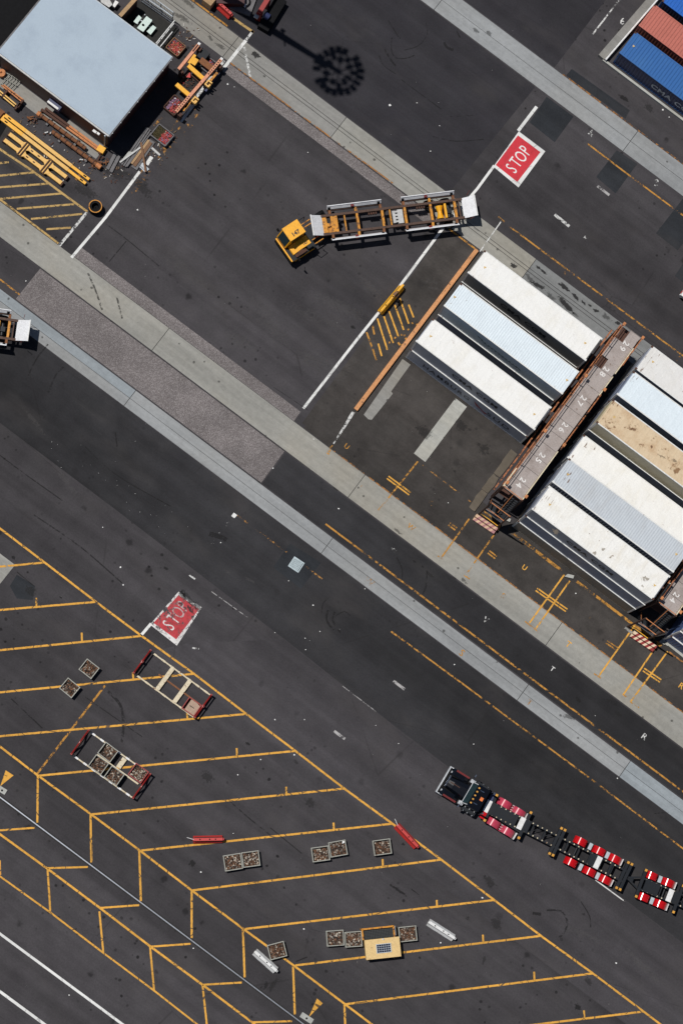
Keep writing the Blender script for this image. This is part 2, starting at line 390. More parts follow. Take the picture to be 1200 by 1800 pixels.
# tracts of different asphalt
sheet('asphalt_tract', [(-120, 64.1), (-9.55, 64.1), (-9.2, 76.4), (-120, 76.4)], M['asph_dark'], px=False)
sheet('asphalt_tract', [(-120, 78.9), (-8.9, 78.9), (-9.1, 120), (-120, 120)], M['asph_dark'], px=False)
sheet('asphalt_tract', [(-7.3, 40.1), (90, 40.1), (90, 44.2), (-4.9, 44.2)], M['asph_bay'], px=False)
sheet('asphalt_tract', [(-7, 16.4), (90, 16.4), (90, 24.35), (14, 24.55), (2, 24.85), (-4, 20)], M['asph_pale'], Z1 - .0008, px=False)
sheet('asphalt_tract', [(-120, 25.2), (-15.3, 25.1), (2, 24.9), (14, 24.6), (90, 24.4), (90, 32.4), (-120, 32.4)], M['asph_lane'], px=False)
sheet('asphalt_tract', [(-7.2, 34.2), (90, 34.2), (90, 37.5), (-7.2, 37.5)], M['asph_lane'], px=False)
sheet('asphalt_tract', [(780, 405), (836, 440), (624, 722), (588, 786), (531, 744), (552, 714), (704, 510)], M['asph_bay'], Z1 + .0015)
sheet('asphalt_tract', [(-4.6, 44.2), (8.3, 44.2), (8.3, 61.5), (-4.6, 61.5)], M['asph_bay'], px=False)
for q in ([(960, 170), (1007, 205), (974, 250), (930, 215)], [(1004, 121), (1106, 194), (1098, 208), (994, 133)], [(1083, 264), (1119, 288), (1081, 340), (1047, 311)],
          [(1210, 335), (1152, 410), (1190, 440), (1212, 412)], [(1185, 485), (1205, 455), (1232, 478), (1210, 505)], [(510, 955), (564, 989), (529, 1035), (480, 997)]):
    sheet('asphalt_patch', q, M['asph_patch'], Z2)
sheet('asphalt_patch', [(18, 1030), (30, 1010), (62, 1030), (58, 1055), (30, 1052)], M['asph_patch'], Z1 - .002)
sheet('concrete_patch', [(-6, 968), (27, 993), (-4, 1032), (-40, 1005)], M['conc_warm'], Z2)
sheet('aggregate_paving', [(-32.78, 34.2), (-7.3, 34.2), (-7.35, 37.5), (-32.78, 37.5)], M['agg'], Z1 + .001, px=False)
sheet('aggregate_paving', [(-31.2, 40.06), (-8.25, 40.06), (-8.28, 41.04), (-31.2, 41.05)], M['agg'], Z1 + .001, px=False)
sheet('aggregate_paving', [(-31.2, 60.7), (-8.2, 60.7), (-8.2, 61.6), (-31.2, 61.6)], M['agg'], Z1 + .001, px=False)
sheet('concrete_bay_strip', [(707, 631), (721, 641), (687, 688), (690, 692), (653, 738), (647, 737), (639, 729)], M['conc_stain'], Z2)
sheet('concrete_bay_strip', [(800, 700), (820, 715), (747, 812), (727, 797)], M['conc_pale'], Z2)
sheet('apron', [(-52, 47.9), (-34.9, 47.9), (-34.9, 49.2), (-52, 49.2)], M['conc_stain'], Z2, px=False)
sheet('apron', [(-52, 43.4), (-38.5, 43.4), (-36.5, 44.3), (-36.5, 46.4), (-52, 46.4)], M['asph_bay'], Z1 + .001, px=False)
sheet('yard_mat', [(-41.0, 58.05), (-36.2, 58.05), (-36.2, 61.3), (-41.0, 61.3)], M['joint'], Z2, px=False)
# concrete crane strips, slab by slab
def strip(name, v0, v1, us, mats, rows=1, gap=.05, tr=None):
    st = MB(); st.box(us[0], us[-1], v0, v1, -.3, .001); s = struct(st.build(name, M['joint']))
    for i in range(len(us) - 1):
        for r in range(rows):
            a = v0 + (v1 - v0) * r / rows; b = v0 + (v1 - v0) * (r + 1) / rows
            m = mats[(i * rows + r) % len(mats)]
            q = MB(); g0 = gap / 2
            q.box(us[i] + g0, us[i + 1] - g0, a + (g0 * .6 if r else 0), b - (g0 * .6 if r < rows - 1 else 0), -.2, Z2); q.build('slab', m, s)
    return s
strip('concrete_strip', 32.46, 34.08, [-70, -40.5, -20.24, .2, 20.5, 31.07, 51.3, 90], [M['conc_blue'], M['conc_blue'], M['conc'], M['conc_blue'], M['conc'], M['conc'], M['conc'], M['conc'], M['conc'], M['conc']], 2)
strip('concrete_strip', 37.62, 40.02, [-70, -41.6, -21.24, -.81, 19.75, 40.2, 90], [M['conc_warm']])
s3 = strip('concrete_strip', 61.72, 64.02, [-70, -52, -31.92, -20.43, -.2, 20.0, 40, 90], [M['conc_stain'], M['conc_stain'], M['conc_stain'], M['conc_warm'], M['conc_dirty'], M['conc_stain'], M['conc_stain'], M['conc_stain']], 1)
strip('concrete_strip', 76.52, 78.80, [-70, -40.6, -20.2, .18, 20.6, 60], [M['conc'], M['conc'], M['conc']], 2)
for v in (62.72, 63.02):
    b = MB(); b.box(-70, 60, v - .022, v + .022, .004, Z2 + .003); b.build('rail_slot', M['joint'], s3)
# crane rail let into the lower yard
ra, rb = at(-60, 1356), at(700, 1925)
b = MB(); b.beam(ra + Vector((0, 0, .012)), rb + Vector((0, 0, .012)), .085, .05); rail = struct(b.build('crane_rail', M['railsteel']))
for o_ in (.10, -.10):
    d = (rb - ra).normalized(); n_ = Vector((-d.y, d.x, 0)) * o_
    b = MB(); b.beam(ra + n_ + Vector((0, 0, .003)), rb + n_ + Vector((0, 0, .003)), .10, .012); b.build('rail_channel', M['joint'], rail)

def line(name, pts, wd, mt, z=Z3, world=False, w2=None):
    """painted line through photo points, with mitred corners; UV metres along / -1..1 across"""
    P = [Vector((p[0], p[1], 0)) if world else at(*p) for p in pts]
    b = MB(); dist = 0.0; L_ = []; n = len(P)
    for i in range(n):
        d0 = (P[i] - P[i - 1]).normalized() if i else (P[1] - P[0]).normalized()
        d1 = (P[i + 1] - P[i]).normalized() if i < n - 1 else d0
        t = (d0 + d1).normalized(); nn = Vector((-t.y, t.x, 0)) / max(.5, t.dot(d1))
        ww = wd if w2 is None else wd + (w2 - wd) * i / (n - 1)
        L_.append((P[i] + nn * ww / 2, P[i] - nn * ww / 2))
    for i in range(n - 1):
        l = (P[i + 1] - P[i]).length
        a, bq, c, d = L_[i][1], L_[i + 1][1], L_[i + 1][0], L_[i][0]
        b.face([(q.x, q.y, z) for q in (a, bq, c, d)], 0, [(dist, -1), (dist + l, -1), (dist + l, 1), (dist, 1)]); dist += l
    return b.build(name, mt, ground)
def patch(name, pts, mt, z=Z3, parent=None):
    b = MB(); b.face([(at(*q).x, at(*q).y, z) for q in pts], 0, [(0, 0)] * len(pts)); 
    me = b.build(name, mt, parent or ground); return me
YW = .195
E_ = [(-60, 884), (0, 928.5), (78, 988), (169, 1058), (248, 1117), (342, 1185), (433, 1255), (519, 1320), (606, 1387), (688, 1447), (775, 1511), (868, 1582), (950, 1645), (1041, 1711), (1130, 1778), (1200, 1831)]
line('yellow_line', E_, YW, M['yel'])
F_ = [(-60, 1266), (0, 1312), (67, 1363), (160, 1431), (246, 1495), (337, 1565), (428, 1633), (516, 1697), (606, 1765), (680, 1821)]
line('yellow_line', F_, YW, M['yel'], Z3 + .001)
for a, c in (((77, 989), (-20, 998)), ((169, 1058), (-20, 1074)), ((248, 1118), (-20, 1145)), ((340, 1184.5), (-20, 1219)), ((433, 1255), (-20, 1296)),
             ((519, 1320), (69, 1363.5)), ((606, 1386), (162, 1431.5)), ((688, 1448), (249, 1495)), ((775, 1511), (339, 1565)), ((868, 1582), (430, 1633)),
             ((950, 1645), (519, 1697)), ((1041, 1711), (608, 1765)), ((1130, 1778), (850, 1812))):
    line('yellow_line', [a, c], YW, M['yel'], Z3 + .002)
for x, y0, y1 in ((64, 1051, 1067), (144, 1112, 1127), (234, 1182, 1195), (329, 1251, 1264), (416, 1315, 1329), (503, 1383, 1397), (586, 1446, 1459), (672, 1510, 1523), (767, 1582, 1594), (848, 1643, 1655), (938, 1708, 1725), (1025.5, 1776, 1790)):
    line('yellow_line', [(x, y0), (x + .6, y1)], .18, M['yel'], Z3 + .003)
for a, c in (((67, 1364), (66, 1446)), ((159.5, 1432), (161, 1516)), ((245, 1496), (248, 1584)), ((337, 1565), (337, 1649)), ((427, 1634), (430, 1718)), ((515, 1698), (518, 1783)), ((605, 1766), (608, 1840))):
    line('yellow_line', [a, c], YW, M['yel'], Z3 + .003)
G_ = [(-50, 1430), (0, 1466), (84, 1527), (176, 1596), (265, 1664), (356, 1731), (443, 1797), (500, 1840)]
line('yellow_line', G_, .20, M['yel'])
for a, c in (((-20, 1461), (62, 1455)), ((84, 1526), (155, 1524)), ((176, 1596), (245, 1591)), ((265, 1664), (335, 1659)), ((356, 1731), (425, 1727)), ((443, 1797), (513, 1795)),
             ((84, 1526), (89, 1604)), ((175, 1602), (182, 1675)), ((264, 1664), (271, 1741)), ((356, 1731), (364, 1804)), ((0, 1512), (1, 1538))):
    line('yellow_line', [a, c], .18, M['yel'], Z3 + .001)
line('yellow_line', [(-40, 1511), (0, 1540), (89, 1604), (182, 1675), (272, 1742), (360, 1811)], .165, M['yel'])
line('yellow_line', [(185, 1205), (66, 1360)], .20, M['yel_worn'])
line('white_line', [(-40, 1611), (0, 1641), (215, 1800), (260, 1833)], .22, M['whi']); line('white_line', [(-40, 1713), (0, 1742.5), (78, 1800), (110, 1824)], .24, M['whi'])
for t in ([(10.5, 1354), (24.5, 1363), (1, 1382)], [(557, 1755), (567, 1763.5), (542.5, 1788)]): patch('yellow_triangle', t, M['yel'])
# road lines
line('yellow_line', [(572, 921), (640, 972), (900, 1168), (1200, 1392), (1260, 1437)], .17, M['yel_worn'])
line('yellow_line', [(687, 1110), (810, 1200), (1040, 1371), (1172, 1471), (1260, 1537)], .15, M['yel_worn'])
line('yellow_line', [(417, 906), (506, 972)], .15, M['yel_old']); line('yellow_line', [(536, 995), (566, 1018)], .15, M['yel_old'])
line('orange_line', [(-4.2, 40.05), (12, 40.04), (34, 40.04)], .13, M['ora_worn'], Z3, True)
line('orange_line', [(-8.0, 78.86), (6, 78.86), (26, 78.86)], .16, M['ora_worn'], Z3, True)
line('yellow_line', [(1031, 252), (1094, 300), (1200, 379), (1240, 408)], .16, M['yel_worn'])
line('yellow_line', [(875, 381), (900, 402), (1162, 598), (1240, 655)], .16, M['yel_worn']); line('yellow_line', [(996, 474), (988, 486)], .2, M['yel_old'])
line('yellow_line', [(1194, 626), (1187, 634)], .2, M['yel_old'])
line('yellow_line', [(330, -6), (400, 46)], .17, M['yel_worn']); line('yellow_line', [(408, 31), (446, 57)], .26, M['yel_pale'])
line('orange_line', [(404, 110), (492, 175), (600, 256), (690, 322)], .14, M['ora_worn']); line('yellow_line', [(788, 402), (838, 440)], .17, M['yel_worn'])
line('yellow_line', [(-20, 335), (0, 350), (85, 414), (103, 428)], .20, M['yel_pale'])
line('yellow_line', [(-20, 248), (0, 262), (57, 300), (110, 340), (154, 372)], .22, M['yel_pale'])
for a, c in (((-10, 288), (16, 285)), ((-10, 310), (60, 303)), ((-10, 330), (84, 323)), ((-6, 350), (110, 340)), ((30, 367), (131, 359)), ((55, 385), (145, 376)), ((82, 403), (125, 400))):
    line('yellow_line', [a, c], .20, M['yel_pale'], Z3 + .001)
line('orange_line', [(-10, 483), (35, 518)], .16, M['yel_worn'])
line('white_line', [(153.5, 373), (104.5, 432)], .27, M['whi_worn']); line('white_line', [(246, 301.5), (186, 382), (126, 453)], .26, M['whi'])
line('white_line', [(267, 275.5), (258, 289.5)], .34, M['whi'])
line('white_line', [(394, 106.5), (346, 170)], .30, M['whi_worn']); line('white_line', [(344, 180), (318, 214)], .26, M['whi'])
line('white_line', [(942.5, 187.5), (910, 230)], .30, M['whi']); line('white_line', [(868, 291), (838, 332), (776, 404), (700, 506), (627, 597), (533, 718)], .25, M['whi'])
line('white_line', [(1092, -6), (1041, 60)], .16, M['whi_worn'])
line('white_line', [(496, -8), (472, 22)], .22, M['whi_worn']); line('white_line', [(445, 54), (432, 71)], .24, M['whi_worn']); line('white_line', [(433, 70), (394, 119)], .30, M['whi'])
line('white_line', [(428.5, 80), (440, 135)], .22, M['whi_worn']); line('white_line', [(467, 105), (474, 130)], .2, M['whi_old'])
line('white_line', [(621, 724), (604, 752), (586, 780)], .34, M['whi_worn'], w2=.12)
patch('yellow_mark', [(580, 785), (585, 782), (578, 800), (574, 797)], M['yel_worn'])
# bay marks: stems, crossbars, end caps
def bars(a, c, n=2, sep=.24, wd=.14, mt='yel'):
    p, q = at(*a), at(*c); d = (q - p).normalized(); nn = Vector((-d.y, d.x, 0))
    for i in range(n):
        o = nn * ((i - (n - 1) / 2) * sep)
        line('yellow_line', [(p + o).xy, (q + o).xy], wd, M[mt], Z3 + .002, True)
for a, c in (((734, 811), (664, 898)), ((824, 912), (774, 982)), ((881, 921), (817, 1012)), ((991, 1010), (930, 1095)), ((1000.5, 1021), (941, 1105)), ((1114, 1100), (1051, 1189)), ((1155, 1132), (1094, 1222)), ((1172.5, 1145), (1107, 1234))):
    line('yellow_line', [a, c], .16, M['yel'] if a[0] > 985 else M['yel_worn'], Z3 + .001)
for a, c in (((681, 839), (720, 868)), ((942, 1036), (995, 1073)), ((1130, 1177), (1160, 1197))): bars(a, c)
for a, c in (((789, 921), (801, 930)), ((858, 970), (871, 980)), ((1065, 1128), (1084, 1141))): bars(a, c, mt='yel_worn')
for a, c in (((769, 977), (777, 983)), ((815, 1011), (825, 1018)), ((922, 1092), (946, 1111)), ((1043, 1184), (1055, 1192)), ((1093, 1220), (1101, 1226)), ((1107, 1234), (1122, 1244)), ((850, 899), (881, 921))): line('yellow_line', [a, c], .14, M['yel_worn'], Z3 + .003)
line('orange_line', [(893, 931), (986, 1003)], .30, M['yel_worn']); line('orange_line', [(1013, 1022), (1112, 1098), (1149, 1122)], .26, M['yel_worn']); line('orange_line', [(1150, 1126), (1161, 1136)], .3, M['yel_worn'])
line('orange_line', [(1175, 1146), (1240, 1194)], .16, M['ora_worn']); line('yellow_line', [(735, 812), (800, 862), (832, 886)], .12, M['yel_old'])
for a, c in (((644, 584), (661.5, 633)), ((654.5, 572), (657.5, 588)), ((664.5, 604), (670.5, 626)), ((663, 560), (680.5, 615)), ((674.5, 556), (690.5, 603)), ((683.5, 547), (700, 592)), ((693.5, 536), (709, 580)), ((702, 524), (718, 569)), ((717.5, 535), (726.5, 558))):
    line('yellow_line', [a, c], .17, M['yel'] if a[0] > 660 else M['yel_worn'])
for q in ((723, 568), (731, 571), (708, 589), (716, 578), (693, 593), (704, 589), (712, 594), (683, 602), (699, 602), (705, 606)):
    a = q; c = (q[0] + rnd.uniform(2, 5), q[1] + rnd.uniform(-1, 5)); line('yellow_mark', [a, c], .2, M['yel_worn'], Z3 + .001)
# leftover white dashes
for pts, wd, mt in (([(1049, 327), (1070, 343)], .26, 'whi_faded'), ([(974, 377), (1000, 398)], .30, 'whi_worn'), ([(1000, 398), (1026, 415)], .12, 'whi_old'), ([(1026, 416), (1032, 420)], .3, 'whi_worn'), ([(1022, 306), (1028, 310)], .3, 'whi_old'),
                    ([(691, 1197), (711, 1212)], .26, 'whi_faded'), ([(587, 1285), (606, 1299)], .26, 'whi_faded'), ([(602, 1206), (661, 1251)], .07, 'whi_faded'), ([(372, 1040), (436, 1086)], .07, 'whi_faded'), ([(333, 1011), (343, 1018)], .16, 'whi_worn'),
                    ([(1046, 1547), (1095, 1583)], .10, 'whi'), ([(372, 957), (408, 911)], .30, 'whi_old'), ([(843, 442), (881, 388)], .12, 'whi_worn'), ([(630, 1317), (636, 1321)], .25, 'whi_old'), ([(338, 1139), (350, 1140)], .16, 'whi_worn'),
                    ([(549, 1552), (585, 1550)], .25, 'whi_old'), ([(623, 1560), (628, 1700)], .05, 'whi_old')):
    line('white_line', pts, wd, M[mt])
patch('white_mark', [(411, 901), (417, 905.5), (412, 911), (406.5, 907)], M['whi'])
# stains, tyre marks and dust
def blob(x, y, rx, ry, mt, rz=0.0, z=None, parent=None, zz=0.0, name='stain'):
    p = at(x, y, zz); b = MB(); n = 14; c_, s_ = math.cos(rz), math.sin(rz); P = []
    for k in range(n):
        t = 2 * math.pi * k / n; r_ = rnd.uniform(.72, 1.15); X_, Y_ = rx * r_ * math.cos(t), ry * r_ * math.sin(t); P.append((c_ * X_ - s_ * Y_, s_ * X_ + c_ * Y_, 0))
    for k in range(n): b.face([(0, 0, 0), P[k], P[(k + 1) % n]], 0, [(0, 0), (0, 1), (0, 1)])
    pl = (parent.location.x, parent.location.y, parent.location.z) if parent else (0, 0, 0)
    return b.build(name, mt, parent or ground, (p.x - pl[0], p.y - pl[1], (zz if parent else (z or Z3 + .006 + rnd.uniform(0, .002))) - (pl[2] if parent else 0)))
for x, y, rx, ry, m in ((902, 467, .5, .3, 'oil'), (945, 470, .3, .15, 'oil'), (955, 478, .5, .18, 'oil'), (991, 505, .85, .32, 'oil'), (1010, 521, .6, .22, 'oil'), (1025, 532, .4, .15, 'oil'), (1046, 546, .45, .2, 'oil'), (1036, 537, .3, .12, 'oil'), (967, 520, .8, .3, 'oil_soft'), (995, 537, 1.3, .35, 'oil'), (930, 490, .8, .3, 'oil_soft'), (945, 502, .9, .25, 'oil'), (1065, 557, .6, .3, 'oil_soft'), (1085, 568, .4, .2, 'oil'), (1010, 552, .5, .2, 'oil_soft'),
                        (317, 30, 1.5, .35, 'oil_soft'), (387, 81, .7, .25, 'oil_soft'), (370, 67, .5, .2, 'oil_soft'), (449, 96, .6, .4, 'oil'), (330, 5, 1.2, .3, 'oil_soft'), (836, 54, .5, .3, 'oil_soft'), (858, 58, .5, .3, 'oil_soft'), (755, 1010, .7, .2, 'oil_soft'), (698, 934, .7, .18, 'oil_soft'), (815, 1020, .6, .18, 'oil_soft'),
                        (107, 947, .14, .12, 'oil'), (24, 980, .24, .2, 'oil'), (49, 1006, .15, .13, 'oil'), (107, 1050, .17, .14, 'oil'), (55, 1040, .8, .5, 'oil_soft'), (728, 987, .18, .15, 'oil'), (742, 996, .12, .1, 'oil'), (708, 1484, .2, .16, 'oil'), (821, 1614, .3, .22, 'oil_soft'), (872, 1622, .75, .6, 'oil_soft'), (1025, 1607, .22, .16, 'oil_soft'), (1015, 1770, .45, .35, 'oil'), (1033, 1725, .6, .4, 'oil_soft'), (338, 1517, .28, .45, 'oil'),
                        (700, 1565, 1.4, .12, 'oil'), (728, 1567, .8, .06, 'oil'), (860, 1550, .9, .5, 'oil_soft'), (480, 1730, .35, 1.0, 'oil_soft'), (850, 1688, .2, .5, 'oil_soft'), (1140, 190, .6, .5, 'oil_soft'), (1095, 172, .7, .3, 'oil'), (520, 1340, .4, .2, 'oil_soft'), (435, 1307, .3, .15, 'oil'), (365, 1365, .8, .6, 'oil_soft'), (545, 1410, .8, .5, 'oil_soft'), (1015, 1230, .4, .25, 'oil'), (1075, 1234, .7, .3, 'oil_soft'), (1085, 1255, .5, .3, 'oil_soft'), (1000, 1260, .9, .35, 'oil_soft'),
                        (810, 748, 1.0, .7, 'oil_soft'), (850, 790, .8, .7, 'oil_soft'), (745, 760, 1.3, .7, 'oil_soft'), (620, 575, .3, .2, 'oil'), (650, 505, 2.2, .7, 'dust'), (600, 540, 4.0, .9, 'dust'), (560, 640, 3.5, 1.6, 'dust'), (470, 490, .5, .3, 'dust'), (420, 600, 2.5, 1.0, 'dust'), (120, 850, 2.5, .4, 'dust'), (60, 740, 1.8, .3, 'dust'), (440, 1020, .8, .2, 'dust'), (470, 560, 5, 1.2, 'dust'), (560, 560, 4.5, .8, 'dust'), (330, 480, 5, .8, 'dust'), (250, 330, 1.5, .8, 'oil_soft'), (205, 300, 2.2, 1.2, 'oil_soft'), (150, 335, 1.5, .7, 'oil_soft'), (400, 1005, .5, .2, 'dust'), (560, 1552, .5, .35, 'dust'), (785, 1380, .9, .4, 'dust'), (1130, 1700, 4, .5, 'dust'), (1020, 1640, 3.5, .5, 'dust'), (760, 500, 1.5, .8, 'dust')):
    blob(x, y, rx, ry, M[m], rnd.uniform(-.3, .3))
def arc(pts, wd, m='skid'):
    Q = [at(*q) for q in pts]; out = []
    for i in range(len(Q) - 1):
        p0, p1, p2, p3 = Q[max(i - 1, 0)], Q[i], Q[i + 1], Q[min(i + 2, len(Q) - 1)]
        for k in range(5):
            t = k / 5; out.append((.5 * ((2 * p1) + (p2 - p0) * t + (2 * p0 - 5 * p1 + 4 * p2 - p3) * t * t + (3 * p1 - p0 - 3 * p2 + p3) * t ** 3)).xy)
    out.append(Q[-1].xy); line('tyre_mark', out, wd, M[m], Z3 + .012, True)
for pts, wd in (([(688, 66), (688, 90), (697, 102), (715, 102), (728, 97)], .12), ([(676, 86), (684, 102), (695, 116)], .2), ([(666, 98), (674, 115), (695, 130)], .1), ([(682, 36), (700, 65), (703, 66)], .1), ([(748, 40), (750, 60), (735, 80), (710, 88)], .08), ([(780, 74), (785, 83), (796, 88)], .28), ([(705, 140), (725, 155), (748, 172), (775, 192)], .1), ([(802, 55), (808, 66)], .15), ([(760, 240), (800, 248), (850, 245)], .1), ([(790, 205), (830, 203)], .08),
                ([(576, 1072), (574, 1090), (586, 1108)], .22), ([(588, 1075), (585, 1092), (598, 1112)], .2), ([(590, 1082), (605, 1075), (615, 1082)], .1), ([(565, 1080), (568, 1060), (580, 1050)], .1), ([(697, 980), (706, 1000), (706, 1020)], .12), ([(750, 1003), (748, 1030), (742, 1045)], .16), ([(960, 1600), (985, 1602), (996, 1620), (990, 1640), (978, 1650)], .2), ([(935, 1605), (950, 1607)], .3), ([(1020, 1585), (1035, 1610), (1037, 1630)], .12), ([(520, 1690), (535, 1684), (540, 1682)], .14),
                ([(470, 1726), (465, 1735), (458, 1738)], .4), ([(85, 605), (65, 630), (50, 660)], .16), ([(112, 645), (98, 660), (85, 690)], .18), ([(203, 760), (206, 785)], .14), ([(155, 480), (168, 510), (180, 545)], .2), ([(205, 520), (215, 560)], .2), ([(190, 1215), (212, 1240), (217, 1275), (214, 1305)], .28), ([(150, 1225), (200, 1260), (250, 1295)], .1), ([(20, 1228), (75, 1280)], .14), ([(400, 1405), (440, 1440), (475, 1468)], .12), ([(475, 1455), (530, 1500)], .1), ([(60, 905), (140, 960), (215, 1025)], .14), ([(30, 1005), (60, 1030)], .1), ([(187, 394), (222, 420), (280, 468)], .1), ([(222, 424), (192, 460)], .1), ([(480, 680), (540, 720)], .06), ([(1150, 1430), (1165, 1428)], .06), ([(1149, 1430), (1185, 1427)], .05), ([(368, 938), (390, 945), (398, 950)], .5), ([(150, 785), (205, 835), (300, 890)], .1), ([(0, 800), (40, 830), (110, 880)], .12)):
    arc(pts, wd)
for x, y, rx, ry in ((331, 1052, 1.5, .38), (346, 1066, .7, .45), (322, 1048, .8, .3), (335, 1072, .6, .25), (318, 1062, .35, .25)): blob(x, y, rx, ry, M['scuff'], -.3, Z3 + .019)
# stencilled letters and figures on the ground
def ground_text(body, x, y, size, mt, rz=0.0, sx=1.0, bold=.01, name='ground_letter'):
    me = text_mesh(body, size, bold, sx); me.materials.clear(); me.materials.append(M[mt])
    if not me.uv_layers: me.uv_layers.new(name='UVMap')
    for d in me.uv_layers[0].data: d.uv = (0, 0)
    me.uv_layers[0].name = 'UVMap'
    p = at(x, y); o = obj(name, me, ground, (p.x, p.y, Z3 + .004), rz); return o
for t, x, y, s_, m in (('T', 998, 1133, .72, 'yel'), ('S', 883, 1048, .72, 'yel_worn'), ('W', 722, 927, .62, 'yel_worn'), ('T', 970, 1176, .55, 'whi_worn'), ('V', 853, 1090, .66, 'whi_worn'), ('R', 1131, 1295, .72, 'whi_worn'), ('W', 691, 967, .6, 'whi_old'),
                       ('U', 921, 998, .6, 'yel'), ('T', 1036, 1085, .8, 'yel_old'), ('R', 1196, 1206, .7, 'yel'), ('U', 609, 785, .6, 'yel_worn'), ('W', 757, 884, .6, 'yel_old'), ('T', 929, 1236, .8, 'yel_old'), ('S', 811, 1148, .8, 'yel_worn'), ('W', 648, 1023, .8, 'yel_old'),
                       ('I', 633, 857, .6, 'yel_old'), ('4', 1037, 235, .9, 'whi_worn'), ('3', 1153, 322, .9, 'whi_worn'), ('6', 1093, 38, .9, 'whi_worn'), ('5', 1065, 80, .8, 'whi_old')):
    ground_text(t, x, y, s_, m, 0.0 if m[0] == 'y' or t in 'TVRW' else R(30))
for t, x, y, s_ in (('29', 344, 196, 1.1), ('22', 326, 225, 1.2), ('411', 297, 256, 1.1), ('L4', 278, 284, 1.0), ('GRID', 246, 318, 1.15)):
    ground_text(t, x, y, s_, 'yel_old', R(90), bold=.02)
line('yellow_mark', [(312, 212), (300, 232)], .2, M['yel_old']); line('yellow_mark', [(285, 205), (272, 222)], .3, M['yel_old'])
# STOP panels
def stop_panel(outer, inner, red, white, letters, label, far=None):
    b = MB(); P = [at(*q) for q in outer]
    b.face([(p.x, p.y, Z3 + .002) for p in P], 0, [(0, 0)] * 4); o = b.build('stop_marking', M[white]); tag(o, label, 'road marking')
    patch('red_field', inner, M[red], Z3 + .006, o)
    for t, x, y in letters:
        me = text_mesh(t, 1.62, .0, .58); me.materials.clear(); me.materials.append(M[far if far and t in 'OP' else white])
        me.uv_layers.new(name='UVMap')
        for d in me.uv_layers[0].data: d.uv = (0, 0)
        p = at(x, y); obj('letter', me, o, (p.x, p.y, Z3 + .010), R(90))
    return o
stop_panel([(911, 231), (957.5, 266), (910.5, 329.5), (866.5, 293)], [(909.5, 238), (949, 267.5), (908.5, 320), (870.5, 290)], 'red_p', 'whi',
           [('S', 899, 297), ('T', 906.5, 286), ('O', 915.5, 276), ('P', 923, 265)], 'crisp red STOP marking with white border beside upper roadway')
stop_panel([(314, 1040), (355, 1068), (311, 1135), (264, 1098)], [(314, 1046), (350, 1071), (310, 1124), (270, 1095)], 'red_old', 'whi_scuff',
           [('S', 297.5, 1100), ('T', 306, 1088.5), ('O', 314.5, 1077), ('P', 322, 1066)], 'scuffed red STOP marking half worn away near yellow bay lines', 'whi_faded')
line('white_line', [(266, 1096), (248, 1117)], .26, M['whi'])
# ------------------------------------------------------------------ shipping containers
CL, CW = 12.19, 2.44
def corr(b, length, hgt, amp, pitch, flat_=.5):
    """corrugated sheet in x (0..length) and y (0..hgt), relief along z"""
    n = int(length / pitch); xs = []; p = length / n
    for i in range(n):
        x = i * p; xs += [(x, 0), (x + p * .34, 0), (x + p * .5, amp), (x + p * .84, amp)]
    xs.append((length, 0)); i0 = len(b.v)
    for x, z in xs: b.v += [(x, 0, z), (x, hgt, z)]
    for k in range(len(xs) - 1):
        b.f.append((i0 + 2 * k, i0 + 2 * k + 2, i0 + 2 * k + 3, i0 + 2 * k + 1)); b.m.append(0)
    return b
DUM = bpy.data.materials.new('unset')
def slot(o, m):
    for s_ in o.material_slots: s_.link = 'OBJECT'; s_.material = m
    return o
CM = {}
def cmesh(key, fn):
    if key not in CM:
        b = MB(); fn(b); CM[key] = b.mesh(key[0], DUM)
    return CM[key]
def xf(b, i0, f):
    for k in range(i0, len(b.v)): b.v[k] = f(*b.v[k])
def m_side(h, reef, sgn):
    def fn(b):
        corr(b, CL - .3, h - .34, .003 if reef else .030, .30 if reef else .28)
        xf(b, 0, lambda x, y, z: (x - CL / 2 + .15, sgn * (CW / 2 - (.008 if reef else .034) + z), y + .19))
        if sgn < 0: pass
        else: b.f = [tuple(reversed(f)) for f in b.f]
    return fn
def m_roof(h, style):
    def fn(b):
        if style == 'flat':
            b.box(-CL / 2 + .1, CL / 2 - .1, -CW / 2 + .06, CW / 2 - .06, h - .10, h - .012)
            for i in range(1, 22):
                x = -CL / 2 + CL * i / 22; b.box(x - .035, x + .035, -CW / 2 + .16, CW / 2 - .16, h - .012, h - .0)
        else:
            i = len(b.v); corr(b, CL - .36, CW - .16, .030 if style == 'rib' else .012, .29 if style == 'rib' else .21)
            xf(b, i, lambda x, y, z: (x - CL / 2 + .18, y - CW / 2 + .08, h - .045 + z))
            b.box(-CL / 2 + .02, -CL / 2 + .2, -CW / 2 + .07, CW / 2 - .07, h - .1, h - .012); b.box(CL / 2 - .2, CL / 2 - .02, -CW / 2 + .07, CW / 2 - .07, h - .1, h - .012)
            b.box(-CL / 2 + .18, CL / 2 - .18, -CW / 2 + .08, CW / 2 - .08, h - .14, h - .10)
    return fn
TRI = MB(); TRI.face([(-.115, -.09, 0), (.115, -.09, 0), (0, .13, 0)]); TRIM = TRI.mesh('warning_sticker', flat('sticker_yellow', (.60, .40, .14), .6))
M['ltr_dark'] = flat('dark_lettering', (.010, .012, .022), .6); M['ltr_white'] = flat('white_lettering', (.55, .57, .60), .6); M['ltr_teal'] = flat('teal_lettering', (.01, .10, .15), .6)
M['ltr_red'] = flat('red_lettering', (.30, .02, .02), .6)
